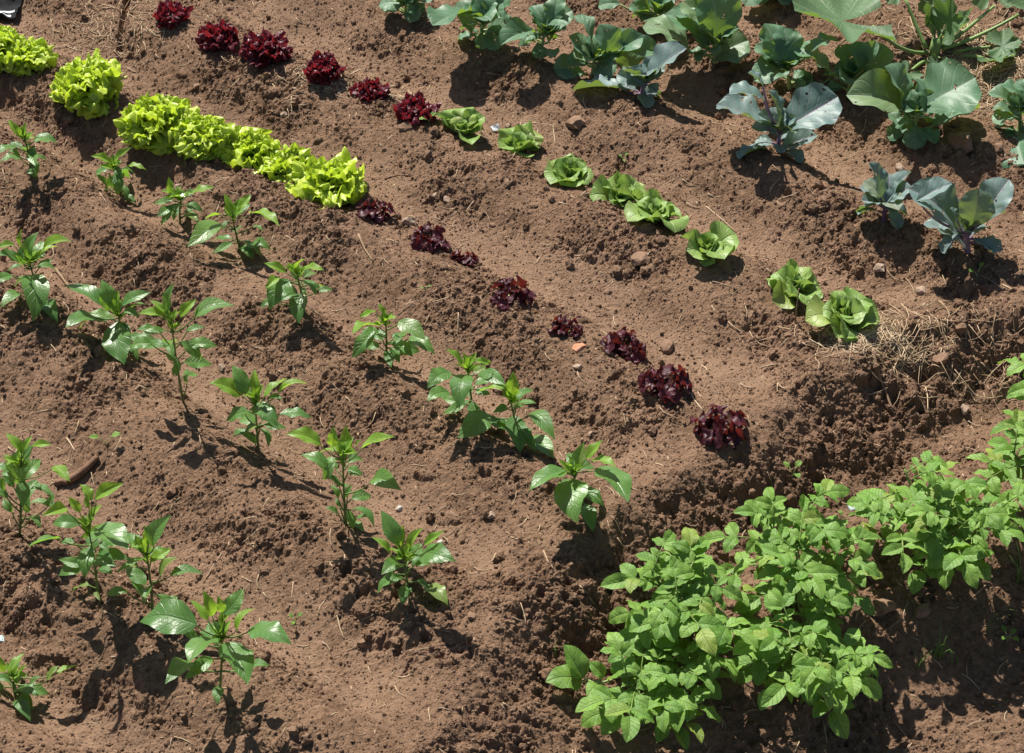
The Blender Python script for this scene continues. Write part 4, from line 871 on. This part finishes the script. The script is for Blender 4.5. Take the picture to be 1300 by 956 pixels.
for k, (x, y, lab, n, h) in enumerate([
  (1190, 835, 'grass tuft in the middle of the dark lower right furrow', 9, .12), (1168, 850, 'thin grass tuft left of the middle one in the lower right furrow', 5, .12), (1110, 862, 'small grass tuft beside the nearest potato plant', 5, .07),
  (1293, 740, 'tall grass tuft at the right photo edge', 7, .16), (1255, 800, 'long-bladed grass lying toward the right edge', 4, .16), (1212, 842, 'short grass tuft right of the middle one', 4, .07), (705, 828, 'single grass sprig on the cloddy bank foot', 3, .05)]):
    grass(x, y, lab, 70+k, n, h)
def seedling(px, py, label, seed, n=3, s=.03, mat=None):
    r_ = random.Random(seed); B = on_ground(px, py); root = thing('seedling', B, label, 'seedling', 'weed seedlings'); tb = []
    for i in range(n):
        a = 6.28*i/n+r_.random(); b = Vector((0, 0, -.004)); t = Vector((math.cos(a)*s*.5, math.sin(a)*s*.5, s*r_.uniform(.7, 1.3)))
        tb.append((bez(b, Vector((0, 0, s*.6)), t, 4), [.0011]*5))
        link('leaf', r_.choice(POTL), root, orient(t, t+Vector((math.cos(a), math.sin(a), .2)).normalized()*s*.8, 0, 1.2))
    link('stem', tubes_mesh('stem', tb, 'pale_stem', 5), root)
for k, (x, y, lab, n, s) in enumerate([(1006, 607, 'two-leaved weed seedling on the bank above the potatoes', 3, .035), (136, 568, 'pale upright weed seedling above the thick stick', 2, .04), (545, 158, 'tiny green seedling between red and butterhead lettuces', 2, .035),
   (1240, 352, 'tiny seedling at the foot of the rightmost red cabbage', 2, .03), (791, 205, 'little pale seedling in open soil below the leftmost red cabbage', 3, .02), (1072, 665, 'tiny weed left of the broad potato plant', 3, .025), (1278, 815, 'small leafy weed at the lower right edge', 4, .03), (375, 792, 'withered pale sprig right of the nearest pepper', 3, .022),
   (540, 368, 'tiny green sprout on bare soil left of the dark red lettuces', 2, .018)]):
    seedling(x, y, lab, 20+k, n, s)

# straw and chaff
def straws(n, sampler, lo, hi, rad, name, label, mat='straw', lift=.002):
    V_, F_ = [], []; r_ = random.Random(hash(label) % 7 if False else n)
    for _ in range(n):
        x, y = sampler(r_)
        l = lo+(hi-lo)*r_.random()**2; a = r_.random()*3.14; c, s = math.cos(a), math.sin(a); pts = []
        k = 3 if l > .04 else 2; bend = r_.uniform(-.15, .15)*l; tl = r_.uniform(-.25, .4)*l*.5
        for i in range(k+1):
            t = i/k-.5; px_, py_ = x+c*l*t-s*bend*(4*t*t), y+s*l*t+c*bend*(4*t*t)
            pts.append(Vector((px_, py_, float(ground(px_, py_))+rad*.8+max(0, tl*(t+.5)))))
        z0, z1 = pts[0].z, pts[-1].z
        for i in range(1, k): pts[i].z = max(pts[i].z*.4+(z0*(k-i)+z1*i)/k*.6, pts[i].z-.002)
        q = rad*r_.uniform(.6, 1.3); v, f = tube(pts, [q]*(k+1), 4, len(V_)); V_ += v; F_ += f
    o = link(name, mesh_from(name, V_, F_, mat)); o['kind'] = 'stuff'; o['label'] = label; o['category'] = 'straw'
straws(2600, lambda r_: (r_.uniform(-2.3, 2.3), r_.uniform(-1.7, 2.55)), .008, .07, .0013, 'straw_litter', 'scattered short bits of pale straw on the soil')
pA = on_z(1105, 425)
def near(p, sx_, sy_): return lambda r_: (p.x+r_.gauss(0, sx_), p.y+r_.gauss(0, sy_))
straws(620, near(on_z(1110, 425), .09, .055), .02, .13, .0014, 'straw_heap', 'dry straw heaped at the bed corner by the last butterhead')
straws(330, near(on_z(1190, 425), .22, .12), .02, .13, .0014, 'straw_heap', 'dry straw strewn over the bank top below the red cabbages')
straws(1190, near(on_z(1255, 75), .16, .16), .03, .16, .0016, 'straw_mulch', 'golden straw mulch round the courgette plant', lift=.004)
straws(289, near(on_z(440, 105), .12, .05), .02, .09, .0014, 'straw_heap', 'dry straw wisps round the crinkled red lettuces')
straws(255, near(on_z(120, 30), .16, .12), .02, .11, .0014, 'straw_heap', 'dry straw wisps near the plastic sheet')

# dry flecks of leaf and husk on the soil
V_, F_ = [], []; r_ = random.Random(99)
for _ in range(900):
    x, y = r_.uniform(-2.3, 2.3), r_.uniform(-1.7, 2.8); z = float(ground(x, y))+.003; a = r_.random()*6.28; l, w = r_.uniform(.003, .009), r_.uniform(.0015, .004)
    c, d = Vector((math.cos(a), math.sin(a), r_.uniform(-.3, .3))), Vector((-math.sin(a), math.cos(a), r_.uniform(-.4, .4))); p = Vector((x, y, z)); k = Vector((0, 0, r_.uniform(.001, .003)))
    b = len(V_); V_ += [p-c*l, p-d*w+k, p+c*l, p+d*w+k, p+Vector((0, 0, -.002))]; F_ += [(b, b+1, b+4), (b+1, b+2, b+4), (b+2, b+3, b+4), (b+3, b, b+4)]
o = link('leaf_litter', mesh_from('leaf_litter', V_, F_, 'dead_leaf', smooth=False)); o['kind'] = 'stuff'; o['label'] = 'tiny dry flecks of leaf and husk on the soil'; o['category'] = 'leaf litter'
